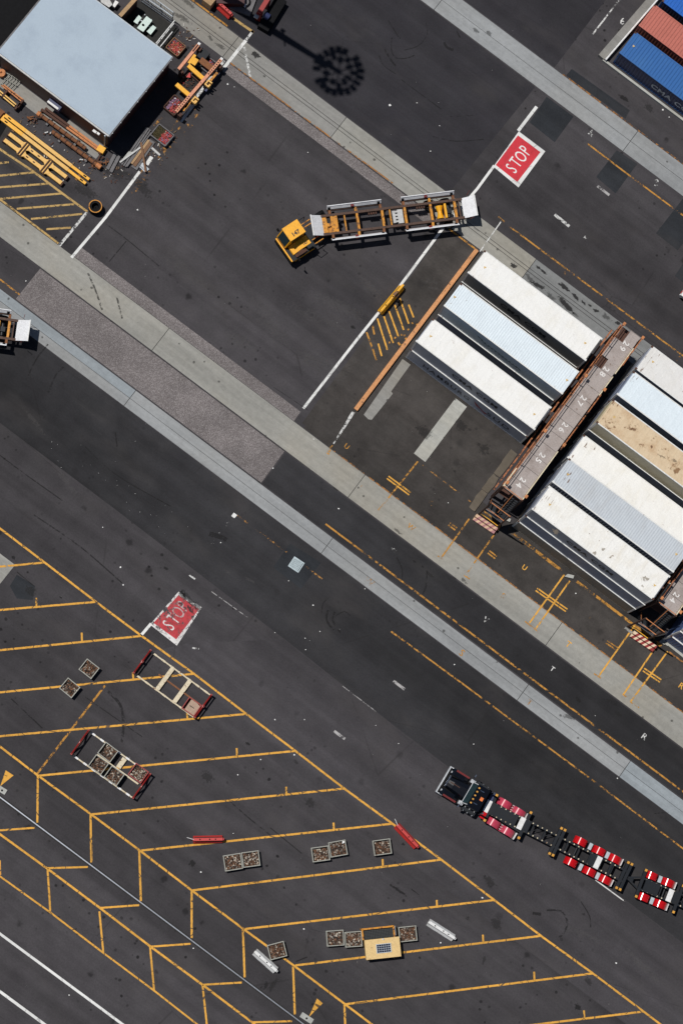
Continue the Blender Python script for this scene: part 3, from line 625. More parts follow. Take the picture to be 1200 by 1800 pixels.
def container(label, u, v, z, h, roof, side, post, style='flat', reef=True, yaw=0.0, group=None, stickers=(), full=True):
    t = thing('shipping_container', label, 'container', (u, v, z), yaw, group)
    slot(obj('roof', cmesh(('roof', h, style), m_roof(h, style)), t), roof)
    for s_ in (-1, 1): slot(obj('side_panel', cmesh(('side_panel', h, reef, s_), m_side(h, reef, s_)), t), side)
    for s_ in (-1, 1):
        slot(obj('top_rail', cmesh(('top_rail', h, s_), lambda b: b.box(-CL / 2 + .16, CL / 2 - .16, min(s_ * CW / 2, s_ * (CW / 2 - .09)), max(s_ * CW / 2, s_ * (CW / 2 - .09)), h - .15, h - .003)), t), post)
        slot(obj('bottom_rail', cmesh(('bottom_rail', s_), lambda b: b.box(-CL / 2 + .16, CL / 2 - .16, min(s_ * CW / 2, s_ * (CW / 2 - .09)), max(s_ * CW / 2, s_ * (CW / 2 - .09)), .02, .19)), t), side if post is trim_w else post)
    slot(obj('floor', cmesh(('floor',), lambda b: b.box(-CL / 2 + .12, CL / 2 - .12, -CW / 2 + .09, CW / 2 - .09, .05, .18)), t), M['timber_d'])
    for sx in (-1, 1):
        slot(obj('end_wall' if sx < 0 else 'door', cmesh(('end', h, sx), lambda b: b.box(min(sx * (CL / 2 - .09), sx * (CL / 2 - .03)), max(sx * (CL / 2 - .09), sx * (CL / 2 - .03)), -CW / 2 + .14, CW / 2 - .14, .16, h - .13)), t), side)
        for sy in (-1, 1):
            def post_(b, sx=sx, sy=sy): b.box(sx * CL / 2 - (.15 if sx > 0 else 0), sx * CL / 2 + (0 if sx > 0 else .15), sy * CW / 2 - (.13 if sy > 0 else 0), sy * CW / 2 + (0 if sy > 0 else .13), .12, h - .12)
            def cast_(b, sx=sx, sy=sy, lo_=False):
                for z0, z1 in ((0, .118) if lo_ else (h - .118, h),):
                    e = .004; b.box(sx * CL / 2 - (.178 if sx > 0 else -e) + (e if sx > 0 else -2 * e), sx * CL / 2 + (.178 if sx < 0 else e), sy * CW / 2 - (.162 if sy > 0 else e), sy * CW / 2 + (.162 if sy < 0 else e), z0, z1)
            slot(obj('corner_post', cmesh(('corner_post', h, sx, sy), post_), t), post)
            for lo_ in (False, True): slot(obj('corner_casting', cmesh(('corner_casting', h, sx, sy, lo_), lambda b: cast_(b, lo_=lo_)), t), M['rustdark'] if rnd.random() < .5 else post)
    for k in range(4):
        slot(obj('lock_rod', cmesh(('lock_rod', h, k), lambda b: b.tube((CL / 2 - .01, -.8 + k * .53, .2), (CL / 2 - .01, -.8 + k * .53, h - .2), .025, 6)), t), M['gal'])
    for q in stickers:
        p = at(*q, z + h); o = obj('warning_sticker', TRIM, t, (p.x - u, p.y - v, h + .004), rnd.uniform(-.1, .1) - 1.0)
    return t
def cw(name, c, dirt, amt=.35, rust=.0, sc_=.7, rcol=(.30, .16, .07), rsc=1.6, streak=(1.2, .25, 1)):
    return wmat(name, c, dirt, amt, sc_, .5, 0, rust, rsc, rcol, .05, None, streak, .5)
cwhite = cw('reefer_white_roof', (.82, .815, .79), (.72, .69, .61), .45, .05)
cwhite2 = cw('reefer_white_roof_spotted', (.82, .81, .775), (.68, .63, .53), .5, .10, .9, (.36, .25, .15), 2.6)
cblue_w = cw('pale_blue_white_roof', (.70, .78, .83), (.60, .66, .70), .3, .03)
cgrey = cw('light_grey_roof', (.50, .54, .58), (.42, .43, .44), .5, .04, .5, (.34, .25, .19), 1.2)
ctan = cw('tan_stained_roof', (.64, .50, .33), (.47, .30, .16), .9, .30, .8, (.36, .20, .09), 1.1)
cpale = cw('off_white_roof', (.72, .71, .69), (.60, .57, .52), .45, .07, .8)
side_w_shade = wmat('reefer_side_shade_grey', (.33, .36, .43), (.24, .26, .31), .4, 1, .5); side_d_shade = wmat('reefer_side_shade_dark', (.25, .245, .235), (.18, .17, .16), .4, 1, .5)  # white reefer sides; their shade is put into both grey base colours
side_b = wmat('reefer_side_bluegrey', (.76, .86, .90), (.6, .68, .72), .3, 1, .5); side_navy = wmat('container_side_navy', (.20, .24, .34), (.12, .14, .2), .4, 1, .5)
side_tan = wmat('container_side_tan', (.48, .42, .27), (.3, .24, .15), .4, 1, .5); side_br = wmat('container_side_brown', (.26, .23, .19), (.16, .13, .1), .5, 1, .6)
deepblue = wmat('deep_blue_paint', (.022, .115, .34), (.05, .16, .36), .3, .8, .45, 0, .03, 3, (.4, .42, .45), .06, None, (2.2, .25, 1))
brightblue = wmat('bright_blue_paint', (.012, .12, .48), (.01, .075, .3), .3, .8, .45); navyside = wmat('navy_side_paint', (.035, .05, .13), (.02, .03, .07), .3, 1, .5)
coral = wmat('faded_red_paint', (.46, .135, .10), (.33, .09, .06), .4, .8, .55, 0, .05, 3); midblue = wmat('mid_blue_side', (.10, .16, .34), (.07, .1, .2), .4, 1, .5)
trim_w = wmat('white_trim', (.72, .72, .70), (.5, .47, .42), .4, 2, .5, 0, .12, 4); trim_d = wmat('dark_trim', (.14, .14, .15), None, .4, 2, .5)
H = 2.896
def word(t, body, x, z, width, height, mt, bold=.02, spacing=1.1):
    me = text_mesh(body, 1.0, bold, 1.0, spacing); me.materials.clear(); me.materials.append(mt)
    xs = [v.co.x for v in me.vertices]; ys = [v.co.y for v in me.vertices]; kx_, ky_ = width / (max(xs) - min(xs)), height / (max(ys) - min(ys))
    for v in me.vertices: v.co.x = (v.co.x - (max(xs) + min(xs)) / 2) * kx_; v.co.y = (v.co.y - (max(ys) + min(ys)) / 2) * ky_
    o = obj('lettering', me, t, (x, -CW / 2 - .012, z)); o.rotation_euler = (R(90), 0, 0); return o
def cma(t, x, z, mt):
    word(t, 'CMA', x - 1.25, z, 2.15, .80, mt, .03); word(t, 'CGM', x + 1.25, z, 2.15, .80, mt, .03)
UL = 2.03
c = container('white refrigerated container atop the row nearest the stained concrete strip, left block', UL, 58.85, H, H, cwhite, side_d_shade, trim_w, stickers=((852, 470), (1028, 603)))
cma(c, -.05, 1.5, M['ltr_dark'])
container('grey sided container underneath the white one beside the stained concrete strip, left block', UL, 58.80, 0, H, cpale, side_br, trim_w)
c = container('pale blue ribbed container with teal script, middle row of left block', UL + .08, 55.36, H, H, cblue_w, side_b, trim_w, 'fine', True, stickers=((799, 522), (996, 668)))
b = MB(); pr = []                                             # running script, as a brush stroke on the side
for i in range(90):
    t_ = i / 89; x = -2.3 + 4.6 * t_ + .16 * math.sin(i * .9); z = 1.35 + (.45 * math.cos(t_ * 9) if t_ < .16 else .20 * math.sin(i * .78) * (1 - .5 * t_)) - .1 * t_
    pr.append((x, z))
i0 = len(b.v)
for x, z in pr: b.v += [(x, 0, z - .05), (x, 0, z + .05)]
for i in range(len(pr) - 1): b.f.append((2 * i, 2 * i + 2, 2 * i + 3, 2 * i + 1)); b.m.append(0)
b.build('lettering', M['ltr_teal'], c, (-.1, -CW / 2 - .012, 0))
container('dark container below the pale blue ribbed one, middle row of left block', UL + .08, 55.29, 0, H, cwhite, side_navy, trim_w)
c = container('white refrigerated container atop the row facing the empty bay, left block', UL, 51.52, H, H, cwhite, side_w_shade, trim_w, stickers=((757, 591), (938.6, 728)))
cma(c, .25, 1.45, M['ltr_dark'])
c = container('shade-grey container with HAMBURG lettering at the bottom facing the empty bay', UL, 51.44, 0, H, cwhite, side_w_shade, trim_w)
word(c, 'HAMBURG', -2.05, 1.4, 4.8, .85, M['ltr_dark'], .01, 1.25); word(c, 'S\u00dcD', 3.35, 1.45, 2.3, 1.05, M['ltr_dark'], .01, 1.25)
b = MB(); b.face([(.75, 0, 2.0), (1.05, 0, 1.25), (1.95, 0, 1.0), (1.25, 0, 1.55)]); b.build('emblem', M['ltr_red'], c, (0, -CW / 2 - .014, 0)); b = MB(); b.face([(1.6, 0, 1.0), (2.1, 0, .7), (2.3, 0, 1.1)]); b.build('emblem', M['ltr_red'], c, (0, -CW / 2 - .014, 0))
UR = 17.68
rowsR = [('A', 59.97, 3, [cpale, cpale, cpale], [side_w_shade, side_w_shade, side_br], 'flat', 'off-white rust-edged container', 'farthest row of right block'),
         ('B', 57.28, 3, [cblue_w, cpale, cpale], [side_navy, side_navy, side_w_shade], 'flat', 'pale bluish container', 'second row from road in right block'),
         ('C', 54.36, 3, [ctan, cpale, cpale], [side_tan, side_w_shade, side_br], 'flat', 'tan stained container', 'third row from road in right block'),
         ('D', 51.32, 2, [cwhite, cpale], [side_w_shade, side_w_shade], 'flat', 'clean white container', 'lower stack between tan and grey ones'),
         ('E', 48.18, 3, [cgrey, cpale, cpale], [side_w_shade, side_navy, side_w_shade], 'fine', 'light grey ribbed container', 'fifth row of right block'),
         ('F', 45.36, 3, [cwhite2, cwhite, cwhite], [side_w_shade, side_navy, side_br], 'flat', 'spotted white container', 'row facing the bay letters')]
stk = {'A': ((1147, 636),), 'C': ((1079, 733),), 'E': ((998, 834), (1188, 974)), 'F': ((966, 887), (1150, 1029))}
for key, v, n, rf, sd_, st, desc, where in rowsR:
    for k in range(n):                                        # k = 0 on top
        lev = n - 1 - k
        nm = ('top of its stack' if k == 0 else 'bottom of its stack' if lev == 0 else 'middle of its stack')
        lab = desc + ', ' + where if k == 0 else ('bottom' if lev == 0 else 'middle') + ' container in stack under the ' + desc
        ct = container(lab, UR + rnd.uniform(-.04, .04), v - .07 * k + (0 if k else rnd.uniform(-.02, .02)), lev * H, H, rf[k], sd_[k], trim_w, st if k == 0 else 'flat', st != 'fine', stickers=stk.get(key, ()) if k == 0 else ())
        if k == 0 and key in 'ABCDEF':
            for j in range({'A': 7, 'B': 4, 'C': 9, 'D': 4, 'E': 4, 'F': 6}[key]):
                xx, yy = -CL / 2 + abs(rnd.gauss(0, .5)) + .08, rnd.uniform(-1.1, 1.1); q = MB(); l0 = rnd.uniform(.15, .6); n_ = 8; w0 = rnd.uniform(.03, .10)
                P = [(xx + w0 * rnd.uniform(.7, 1.2) * math.cos(6.283 * i / n_), yy + l0 * rnd.uniform(.7, 1.2) * math.sin(6.283 * i / n_), 0) for i in range(n_)]
                P = [(max(-CL / 2 + .02, a), max(-1.19, min(1.19, bb)), 0) for a, bb, _ in P]
                for i in range(n_): q.face([(xx, yy, 0), P[i], P[(i + 1) % n_]], 0, [(0, 0), (0, 1), (0, 1)])
                q.build('rust_streak', M['rust_st'], ct, (0, 0, H + .003))
        if key == 'F' and k == 0:
            for bx_, by_, r0, r1 in ((976, 934, .42, .36), (1134, 1018, .55, .3), (1128, 1030, .2, .15), (1035, 938, .12, .1), (1060, 965, .3, .2), (1044, 972, .25, .2), (1072, 980, .15, .12)): blob(bx_, by_, r0, r1, M['grey_st'], .4, parent=ct, zz=3 * H + .004, name='grime_patch')
        if key == 'C' and k == 0:
            for j in range(4): 
                bb = (1050 + rnd.uniform(20, 150), 0); f_ = rnd.uniform(0.08, 1); blob(1061 + 150 * f_ + rnd.uniform(-12, 12), 721 + 115 * f_ + rnd.uniform(-12, 12), rnd.uniform(.15, .7), rnd.uniform(.1, .3), M['grey_st'] if j % 3 else M['rust_st'], rnd.uniform(0, 3), parent=ct, zz=3 * H + .004 + j * .0005, name='grime_patch')
        if key == 'F' and k == 0: cma(ct, .1, 1.4, M['ltr_dark'])
for k in range(3):
    container('blue container at right edge beside striped barrier, ' + ('bottom', 'middle', 'top')[k] + ' of its stack', 33.45, 45.20 + .1 * k, k * H, H, cpale, midblue, trim_w, 'flat', False)
c = container('deep blue ribbed container with white lettering, top right corner, nearest the road', -5.14 + CL / 2, 83.65, 0, 2.59, deepblue, navyside, deepblue, 'rib', False, stickers=((1113, 81),))
cma(c, at(1141, 152, 1.3).x + 2.35 - (-5.14 + CL / 2), 1.25, M['ltr_white'])
container('faded red ribbed container between two blue ones, top right corner', -5.24 + CL / 2, 86.72, 0, 2.59, coral, coral, coral, 'rib', False)
container('bright blue ribbed container farthest into the top right corner', -4.9 + CL / 2, 89.8, 0, 2.59, brightblue, navyside, brightblue, 'rib', False)

# ------------------------------------------------------------------ reefer racks between the blocks
def rack(label):
    t = thing('reefer_rack', label, 'access gantry', (9.78, 44.85, 0), 0, 'reefer access gantries between container blocks')
    holes = [(at(1061, 640, 6).y - 44.85 - .5, at(1061, 640, 6).y - 44.85 + .55, -.95, -.25), (at(1096, 590, 6).y - 44.85 - .55, at(1096, 590, 6).y - 44.85 + .75, -.95, -.15)]
    y = 0.0; k = 0
    edges = [0, 1.22, 2.5, 3.7, 5.0, 6.2, 7.5, 8.7, 10.0, 11.2] + [holes[0][0], holes[0][1]] + [14.0] + [holes[1][0], holes[1][1], 17.15]
    edges = sorted(edges)
    for a, e in zip(edges[:-1], edges[1:]):
        x0 = -.90
        for h0, h1, hx0, hx1 in holes:
            if abs(a - h0) < .01: x0 = hx1
        b = MB(); b.box(x0 + rnd.uniform(-.01, .01), .82, a + .012, e - .012, 5.92, 6.0 + rnd.uniform(0, .012)); b.build('deck_panel', M['decksteel'], t)
    b = MB()
    b.box(-.84, .76, .02, 17.1, 5.60, 5.66); b.build('deck_frame', M['rustdark'], t)
    for s_, x in ((-1, -.98), (1, .92)):
        b = MB()
        if s_ < 0:
            b.beam((x, .2, 7.0), (x, 17.1, 7.0), .05, .05); b.beam((x, .2, 6.5), (x, 17.1, 6.5), .04, .04); b.beam((x - .12, .2, 5.75), (x - .12, 17.1, 5.75), .08, .25); b.build('handrail', M['orange_d'], t); b = MB(); b.beam((x - .36, .0, 3.2), (x - .36, 17.1, 3.2), .12, .2)
        else:
            for a, e in ((5.4, 8.6), (8.9, 10.9), (14.0, 16.9)): b.beam((x, a, 7.0), (x, e, 7.0), .09, .08); b.beam((x, a, 6.5), (x, e, 6.5), .05, .05)
        b.build('handrail', M['orange_d'], t)
        b = MB()
        for j in range(9):
            y = .25 + j * 2.1
            if s_ > 0 and (y < 5 or 11 < y < 14): continue
            b.beam((x, y, 5.8), (x, y, 7.02), .07, .07)
        b.build('rail_post', M['orange'], t)
        for j in (.25, 5.6, 11.4, 16.9):
            b = MB(); b.box(x - .12, x + .12, j - .13, j + .13, 0, 5.7); b.build('column', M['rustdark'], t)
            b = MB(); b.box(x - .11, x + .11, j - .14, j + .14, 7.04, 7.16); b.build('post_cap', M['orange'], t)
    for a, e in ((.1, 5.1), (11.0, 13.0), (13.3, 16.0)):
        b = MB(); b.box(.84, .93, a, e, 5.9, 6.16); b.build('toe_board', M['cream'], t)
    b = MB(); b.box(-1.08, -.91, 0, 1.9, 5.95, 6.15); b.build('toe_board', M['cream'], t)
    for z in (2.95,):
        b = MB(); b.box(-1.05, .8, .1, 17.1, z - .06, z); b.build('lower_deck', M['rustdark'], t)
    # stair tower at the near end
    for x in (-1.0, .85):
        for y in (-1.75, -.1):
            b = MB(); b.box(x - .06, x + .06, y - .06, y + .06, 0, 6.6); b.build('stair_post', M['rustdark'], t)
    for x0, x1, y0, y1, z0, z1 in ((-.9, -.1, -.3, -1.5, 0, 2.9), (0, .75, -1.5, -.2, 2.95, 5.9)):
        b = MB()
        for j in range(11):
            f = (j + .5) / 11; y = y0 + (y1 - y0) * f; b.box(x0 + .05, x1 - .05, y - .07, y + .07, z0 + (z1 - z0) * f - .02, z0 + (z1 - z0) * f + .02)
        for x in (x0, x1): b.beam((x, y0, z0 + .1), (x, y1, z1 + .1), .05, .22)
        b.build('stair_flight', M['blacksteel'], t)
        b = MB(); b.beam((x0, y0, z0 + 1.0), (x0, y1, z1 + 1.0), .05, .06); b.build('stair_rail', M['orange'], t)
    b = MB(); b.box(-.95, .8, -1.8, -1.45, 2.85, 2.93); b.build('landing', M['timber_g'], t)
    for z, y in ((1.1, -1.78), (4.0, -1.78), (6.6, -1.78), (6.6, -.05)):
        b = MB(); b.beam((-1.0, y, z), (.85, y, z), .06, .07); b.build('stair_rail', M['orange'] if z != 1.1 else M['byel'], t)
    b = MB(); b.box(-1.15, 1.0, -2.1, -1.9, 0, .10); b.build('sill', M['conc_stain'], t)
    for n_, x, y in (('24', 914.5, 848), ('25', 948.5, 804.5), ('26', 989, 751), ('27', 1021, 704), ('28', 1061, 653), ('29', 1096, 608)):
        p = at(x, y, 6.02); lettering('number', n_, .70, M['whi_num'], t, (p.x - 9.78, p.y - 44.85, 6.022), (0, 0, R(-90)), .015, 1.05, 1.45)
    return t
M['whi_num'] = wmat('white_number_paint', (.70, .68, .66), (.45, .42, .40), .7, 3, .7)
r1 = rack('grey numbered access gantry with orange rails standing between both container blocks')
r2 = copy_tree(r1); r2.location.x += 15.62; r2['label'] = 'numbered access gantry with dark stairs at right edge by striped barrier'
# kerbs and walls round the bays
b = MB(); b.box(-.18, .18, 0, 17.5, 0, .30); k_ = b.build('kerb_beam', M['kerbor'], None, (-4.72, 43.95, 0)); tag(k_, 'long orange steel kerb beam along left ends of container block', 'kerb')
kb = thing('bay_kerb', 'broken pale concrete kerb beside lower end of numbered gantry', 'kerb', (8.05, 43.4, 0))
for i, (a, e) in enumerate(((-.3, 1.6), (1.64, 3.3), (3.34, 5.9))):
    b = MB(); J = lambda v_: v_ * 1.45 + rnd.uniform(-.05, .05); b.prism([(J(-.22), a), (J(.0), a - rnd.uniform(-.02, .08)), (J(.22), a), (J(.25), (a + e) / 2), (J(.22), e - .03), (J(0), e - rnd.uniform(0, .1)), (J(-.22), e), (J(-.25), (a + e) / 2 + .2), (J(-.22), (a + e) / 2 - .2)], 0, .09 + rnd.uniform(-.02, .05)); b.build('kerb_block', M['kerb_tan'], kb)
p0, p1 = at(1054, 103), at(1160, -20); o_, a_, l_ = frame2(p0, p1)
b = MB(); b.box(0, 14, -.35, .30, 0, .45); w_ = b.build('concrete_wall', M['conc_stain'], None, o_, a_); tag(w_, 'low grey concrete wall along ends of blue and red containers', 'wall')
b = MB(); b.box(0, 14, -.52, -.38, 0, .62); b.build('coping', M['white'], w_)
p0, p1 = at(1058, 106), at(1212, 222); o_, a_, l_ = frame2(p0, p1)
b = MB(); b.box(0, l_ + 6, -.1, .1, 0, .28); w_ = b.build('kerb_edge', M['conc_pale'], None, o_, a_); tag(w_, 'thin white kerb edge in front of deep blue container', 'kerb')
for i, (x, y, sx_, sy_) in enumerate(((1163, 1128, .55, .4), (1170, 1131, .4, .35), (892, 914, .4, .3), (999, 1013, .8, .3))):
    q = MB(); p = at(x, y); q.prism([(-sx_ * .5, -sy_ * .4), (sx_ * .45, -sy_ * .5), (sx_ * .5, sy_ * .4), (-sx_ * .2, sy_ * .5)], 0, .22)
    tag(q.build('concrete_block', M['conc_pale'], None, p, rnd.uniform(0, 1)), ('broken concrete lump by blue container at right edge', 'smaller concrete lump touching blue container kerb', 'crumbled concrete lump at foot of numbered gantry stairs', 'chipped concrete kerb piece in front of spotted container')[i], 'block')
b = MB(); b.beam(Vector((0, 0, .12)), Vector((2.0, 0, .12)), .4, .24); p = at(1171, 1129); q = at(1191, 1145); tag(b.build('concrete_block', M['conc_pale'], None, p, frame2(p, q)[1]), 'long pale concrete block in front of blue container', 'block')
# ------------------------------------------------------------------ terminal tractor and its trailer
def wheel(parent, x, y, r=.5, wd=.28, rimm='gal', name='wheel'):
    b = MB(); b.ring((0, 0, 0), [(r * .58, -wd / 2), (r * .93, -wd / 2), (r, -wd / 2 + .04), (r, wd / 2 - .04), (r * .93, wd / 2), (r * .58, wd / 2)], 20, 0, 'Y')
    w_ = b.build(name, M['black'], parent, (x, y, r)); b = MB(); b.tube((0, -wd * .42, 0), (0, wd * .42, 0), r * .57, 14); b.build('rim', M[rimm], w_); return w_
tr = thing('terminal_tractor', 'yellow terminal tractor numbered 147 turning on open asphalt', 'tractor', (-17.55, 51.0, 0), R(-108.5))
b = MB(); b.box(-.30, 0, -1.24, 1.24, .35, .85); b.box(-.1, .06, -1.2, 1.2, .45, .75); b.build('bumper', M['black'], tr)
b = MB(); b.box(-2.35, -.28, -1.20, 1.20, .55, 1.15); b.build('body', M['cabyel'], tr)
b = MB(); b.box(-2.5, .02, -1.22, 1.22, 1.15, 1.21); b.build('front_ledge', M['blacksteel'], tr)
b = MB(); b.box(-.06, .06, -1.2, 1.2, 1.21, 1.36); b.build('front_rim', M['cabyel'], tr)
b = MB(); b.extrude_y([(-.40, 1.21), (-.95, 1.21), (-2.2, 1.21), (-2.2, 1.62), (-1.1, 1.62), (-.45, 1.36)], -.02, .78); b.build('engine_cover', M['cabyel'], tr)
b = MB(); b.box(-1.6, -.5, .84, 1.12, 1.21, 1.42); b.box(-1.3, -.8, .8, 1.15, 1.42, 1.55); b.build('battery_box', M['rustdark'], tr)
b = MB(); b.box(-2.2, -1.7, .82, 1.1, 1.21, 1.7); b.build('air_filter', M['blacksteel'], tr)
b = MB(); b.extrude_y([(-.12, 1.21), (-2.0, 1.21), (-2.0, 2.85), (-.62, 2.85), (-.12, 1.50)], -1.27, -.07)
b.build('cab', M['cabyel'], tr)
b = MB(); b.box(-2.06, -.52, -1.32, -.03, 2.85, 2.94); b.build('cab_roof', M['cabyel'], tr)
b = MB(); b.face([(-.135, -1.18, 1.56), (-.135, -.16, 1.56), (-.585, -.16, 2.78), (-.585, -1.18, 2.78)]); wsn = b.build('windscreen', M['glass'], tr, (.02, 0, .012))
b = MB(); b.box(-1.85, -.75, -.075, -.055, 1.75, 2.7); b.build('side_window', M['glass'], tr); b = MB(); b.box(-1.85, -.75, -1.285, -1.262, 1.75, 2.7); b.build('side_window', M['glass'], tr)
lettering('number', '147', .50, M['ltr_dark'], tr, (-1.28, -.38, 2.946), (0, 0, R(180)), .018); lettering('number', '147', .30, M['ltr_dark'], tr, (-1.75, .55, 1.626), (0, 0, R(180)), .01)
b = MB(); 
for y in (-.45, .45): b.box(-5.5, -2.3, y - .08, y + .08, .65, 1.0)
b.box(-5.5, -5.35, -.5, .5, .7, 1.0); b.build('chassis', M['blacksteel'], tr)
b = MB(); b.box(-4.5, -2.5, -.40, .40, .9, 1.05); b.build('deck_plate', M['blacksteel'], tr)
for y in (-1.05, -.72, .55, .95):
    b = MB(); b.box(-4.0 if abs(y) < .8 else -3.4, -2.5, y - .035, y + .035, 1.0, 1.1); b.build('step_rail', M['trlyel'], tr)
b = MB(); b.ring((-4.4, 0, 1.12), [(.05, 0), (.5, 0), (.5, .08), (.05, .08)], 16); b.build('fifth_wheel', M['blacksteel'], tr)
for x, y in ((-1.1, -1.0), (-1.1, 1.0), (-4.4, -1.05), (-4.4, -.72), (-4.4, .72), (-4.4, 1.05)): wheel(tr, x, y, .5, .30)
for y in (-1.28, 1.24):
    b = MB(); b.tube((-2.2, y, 1.2), (-2.2, y, 2.2), .03, 6); b.tube((-2.2, y, 2.2), (-2.9, y, 2.1), .03, 6); b.tube((-2.9, y, 2.1), (-2.9, y, 1.0), .03, 6); b.build('grab_rail', M['blacksteel'], tr)
for s_ in (-1, 1):
    b = MB(); b.tube((-.6, s_ * 1.2, 2.0), (-.35, s_ * 1.55, 2.2), .02, 6); b.box(-.42, -.32, s_ * 1.55 - .12, s_ * 1.55 + .12, 2.0, 2.4); b.build('mirror', M['black'], tr)

def bomb_cart(label, loc, rz):
    t = thing('cargo_trailer', label, 'trailer', loc, rz, 'low yard trailers with white guide rails')
    K = .01655; X = lambda px: (px - 270) * K
    for s_ in (-1, 1):
        b = MB(); b.box(.5, 13.7, s_ * .80 - .10, s_ * .80 + .10, 1.12, 1.48); mb_ = b.build('main_beam', M['brown'], t)
    for px in (378, 400, 510, 640, 757, 892, 1018):
        b = MB(); b.box(X(px) - .10, X(px) + .10, -.70, .70, 1.15, 1.46); b.build('cross_member', M['trlyel'], t)
    for px in (445, 1040, 680):
        b = MB(); b.box(X(px) - .05, X(px) + .05, -.70, .70, 1.1, 1.40); b.build('cross_member', M['trlyel'] if px != 1040 else M['brown'], t)
    for px in (372, 507, 635, 755, 890, 1015):
        for s_ in (-1, 1):
            b = MB(); b.box(X(px) - .10, X(px) + .10, min(s_ * .90, s_ * 1.24), max(s_ * .90, s_ * 1.24), 1.15, 1.50); b.build('outrigger', M['trlyel'] if px in (757, 507, 890) else M['rust'], t)
    for a, e in ((360, 640), (742, 1020)):
        for s_ in (-1, 1):
            b = MB(); b.beam((X(a), s_ * 1.26, 1.36), (X(e), s_ * 1.26, 1.36), .14, .24); b.build('side_beam', M['brown'], t)
            gq = MB(); y0, y1 = s_ * 1.26, s_ * 1.47
            P = [(X(a), y0, 1.62), (X(e), y0, 1.62), (X(e), y1, 1.92), (X(a), y1, 1.92)]
            Q = [(p[0], p[1] + s_ * .05, p[2] - .03) for p in P]
            gq.face(P if s_ < 0 else P[::-1]); gq.face(Q[::-1] if s_ < 0 else Q)
            for i in range(4):
                j = (i + 1) % 4; gq.face([P[i], Q[i], Q[j], P[j]])
            gq.beam((X(a), s_ * 1.48, 1.92), (X(e), s_ * 1.48, 1.92), .07, .07)
            gd = gq.build('guide_rail', M['whitetrl'], t)
            for px in (a + 10, e - 14):
                b = MB(); b.beam((X(px), s_ * 1.26, 1.52), (X(px), s_ * 1.40, 1.80), .22, .10); b.build('guide_gusset', M['black'], t)
            b = MB(); mid = X((a + e) / 2 - 10); b.box(mid - .13, mid + .13, s_ * 1.40 - .16, s_ * 1.40 + .16, 1.6, 1.86); b.build('red_marker', M['dred'], t)
    for x0, x1, z0, z1 in ((0.0, .95, 1.95, 1.45), (13.0, 14.05, 1.45, 1.95)):
        b = MB(); b.extrude_y([(x0, z0), (x1, z1), (x1, z1 - .07), (x0, z0 - .07)], -.88, .88); pl = b.build('end_guide', M['whitetrl'], t)
        xo = x0 if z0 > z1 else x1
        b = MB(); b.box(xo - .05, xo + .05, -.9, .9, 1.88, 2.02); b.build('guide_lip', M['white'], pl)
    b = MB(); b.box(.95, 1.35, -.66, .66, 1.2, 1.42); b.box(1.75, 2.2, -.66, .66, 1.2, 1.44); b.box(1.35, 1.75, -.14, .14, 1.2, 1.40); b.box(1.0, 2.2, -.62, .62, 1.0, 1.18); b.build('gooseneck', M['trlyel'], t)
    b = MB(); b.box(X(692), X(706), -.5, .55, .95, 1.3); b.box(X(718), X(745), -.6, .6, .9, 1.35); 
    for j in range(4): b.box(X(706), X(718), -.45 + j * .28, -.30 + j * .28, 1.0, 1.25)
    b.build('brake_box', M['tank'], t)
    b = MB(); b.ring((X(940), 0, .95), [(.05, -.55), (.32, -.55), (.20, -.1), (.20, .1), (.32, .55), (.05, .55)], 16, 0, 'Y'); b.box(X(962), X(972), -.62, .62, 1.0, 1.42); b.build('suspension_drum', M['byel'], t)
    b = MB(); b.tube((X(985), -.5, .9), (X(985), .5, .9), .16, 10); b.box(X(975), X(1000), -.2, .2, .8, 1.2); b.build('axle_housing', M['blacksteel'], t)
    for px in (590, 840):
        b = MB()
        for j in range(4): b.box(X(px) - .34 + j * .2, X(px) - .22 + j * .2, .48, .66, 1.0, 1.32)
        b.build('twistlock_rack', M['rustdark'], t)
    for x in (10.35, 11.75):
        for y in (-1.12, -.80, .80, 1.12): wheel(t, x, y, .42, .26)
    for px, y in ((278, -1.02), (1085, -1.02), (1085, 1.05)):
        b = MB(); b.tube((X(px), y, 1.6), (X(px) + .1, y * 1.12, 2.5), .02, 5); b.build('marker_rod', M['red'], t)
    return t
pf, pr_ = at(558, 397, 1.5), at(828, 364, 1.5); d = (pr_ - pf).normalized(); a_ = math.atan2(d.y, d.x)
o_ = pf - d * .5; t1 = bomb_cart('empty rusty yard trailer with white guides behind yellow tractor', (o_.x, o_.y, 0), a_)
pf, pr_ = at(-40, 570.5, 1.5), at(39.7, 581.5, 1.5); d = (pr_ - pf).normalized(); o_ = pr_ - d * 13.5
t2 = copy_tree(t1); t2.location = (o_.x, o_.y, 0); t2.rotation_euler = (0, 0, math.atan2(d.y, d.x)); t2['label'] = 'rear end of yard trailer with white plate at left edge'

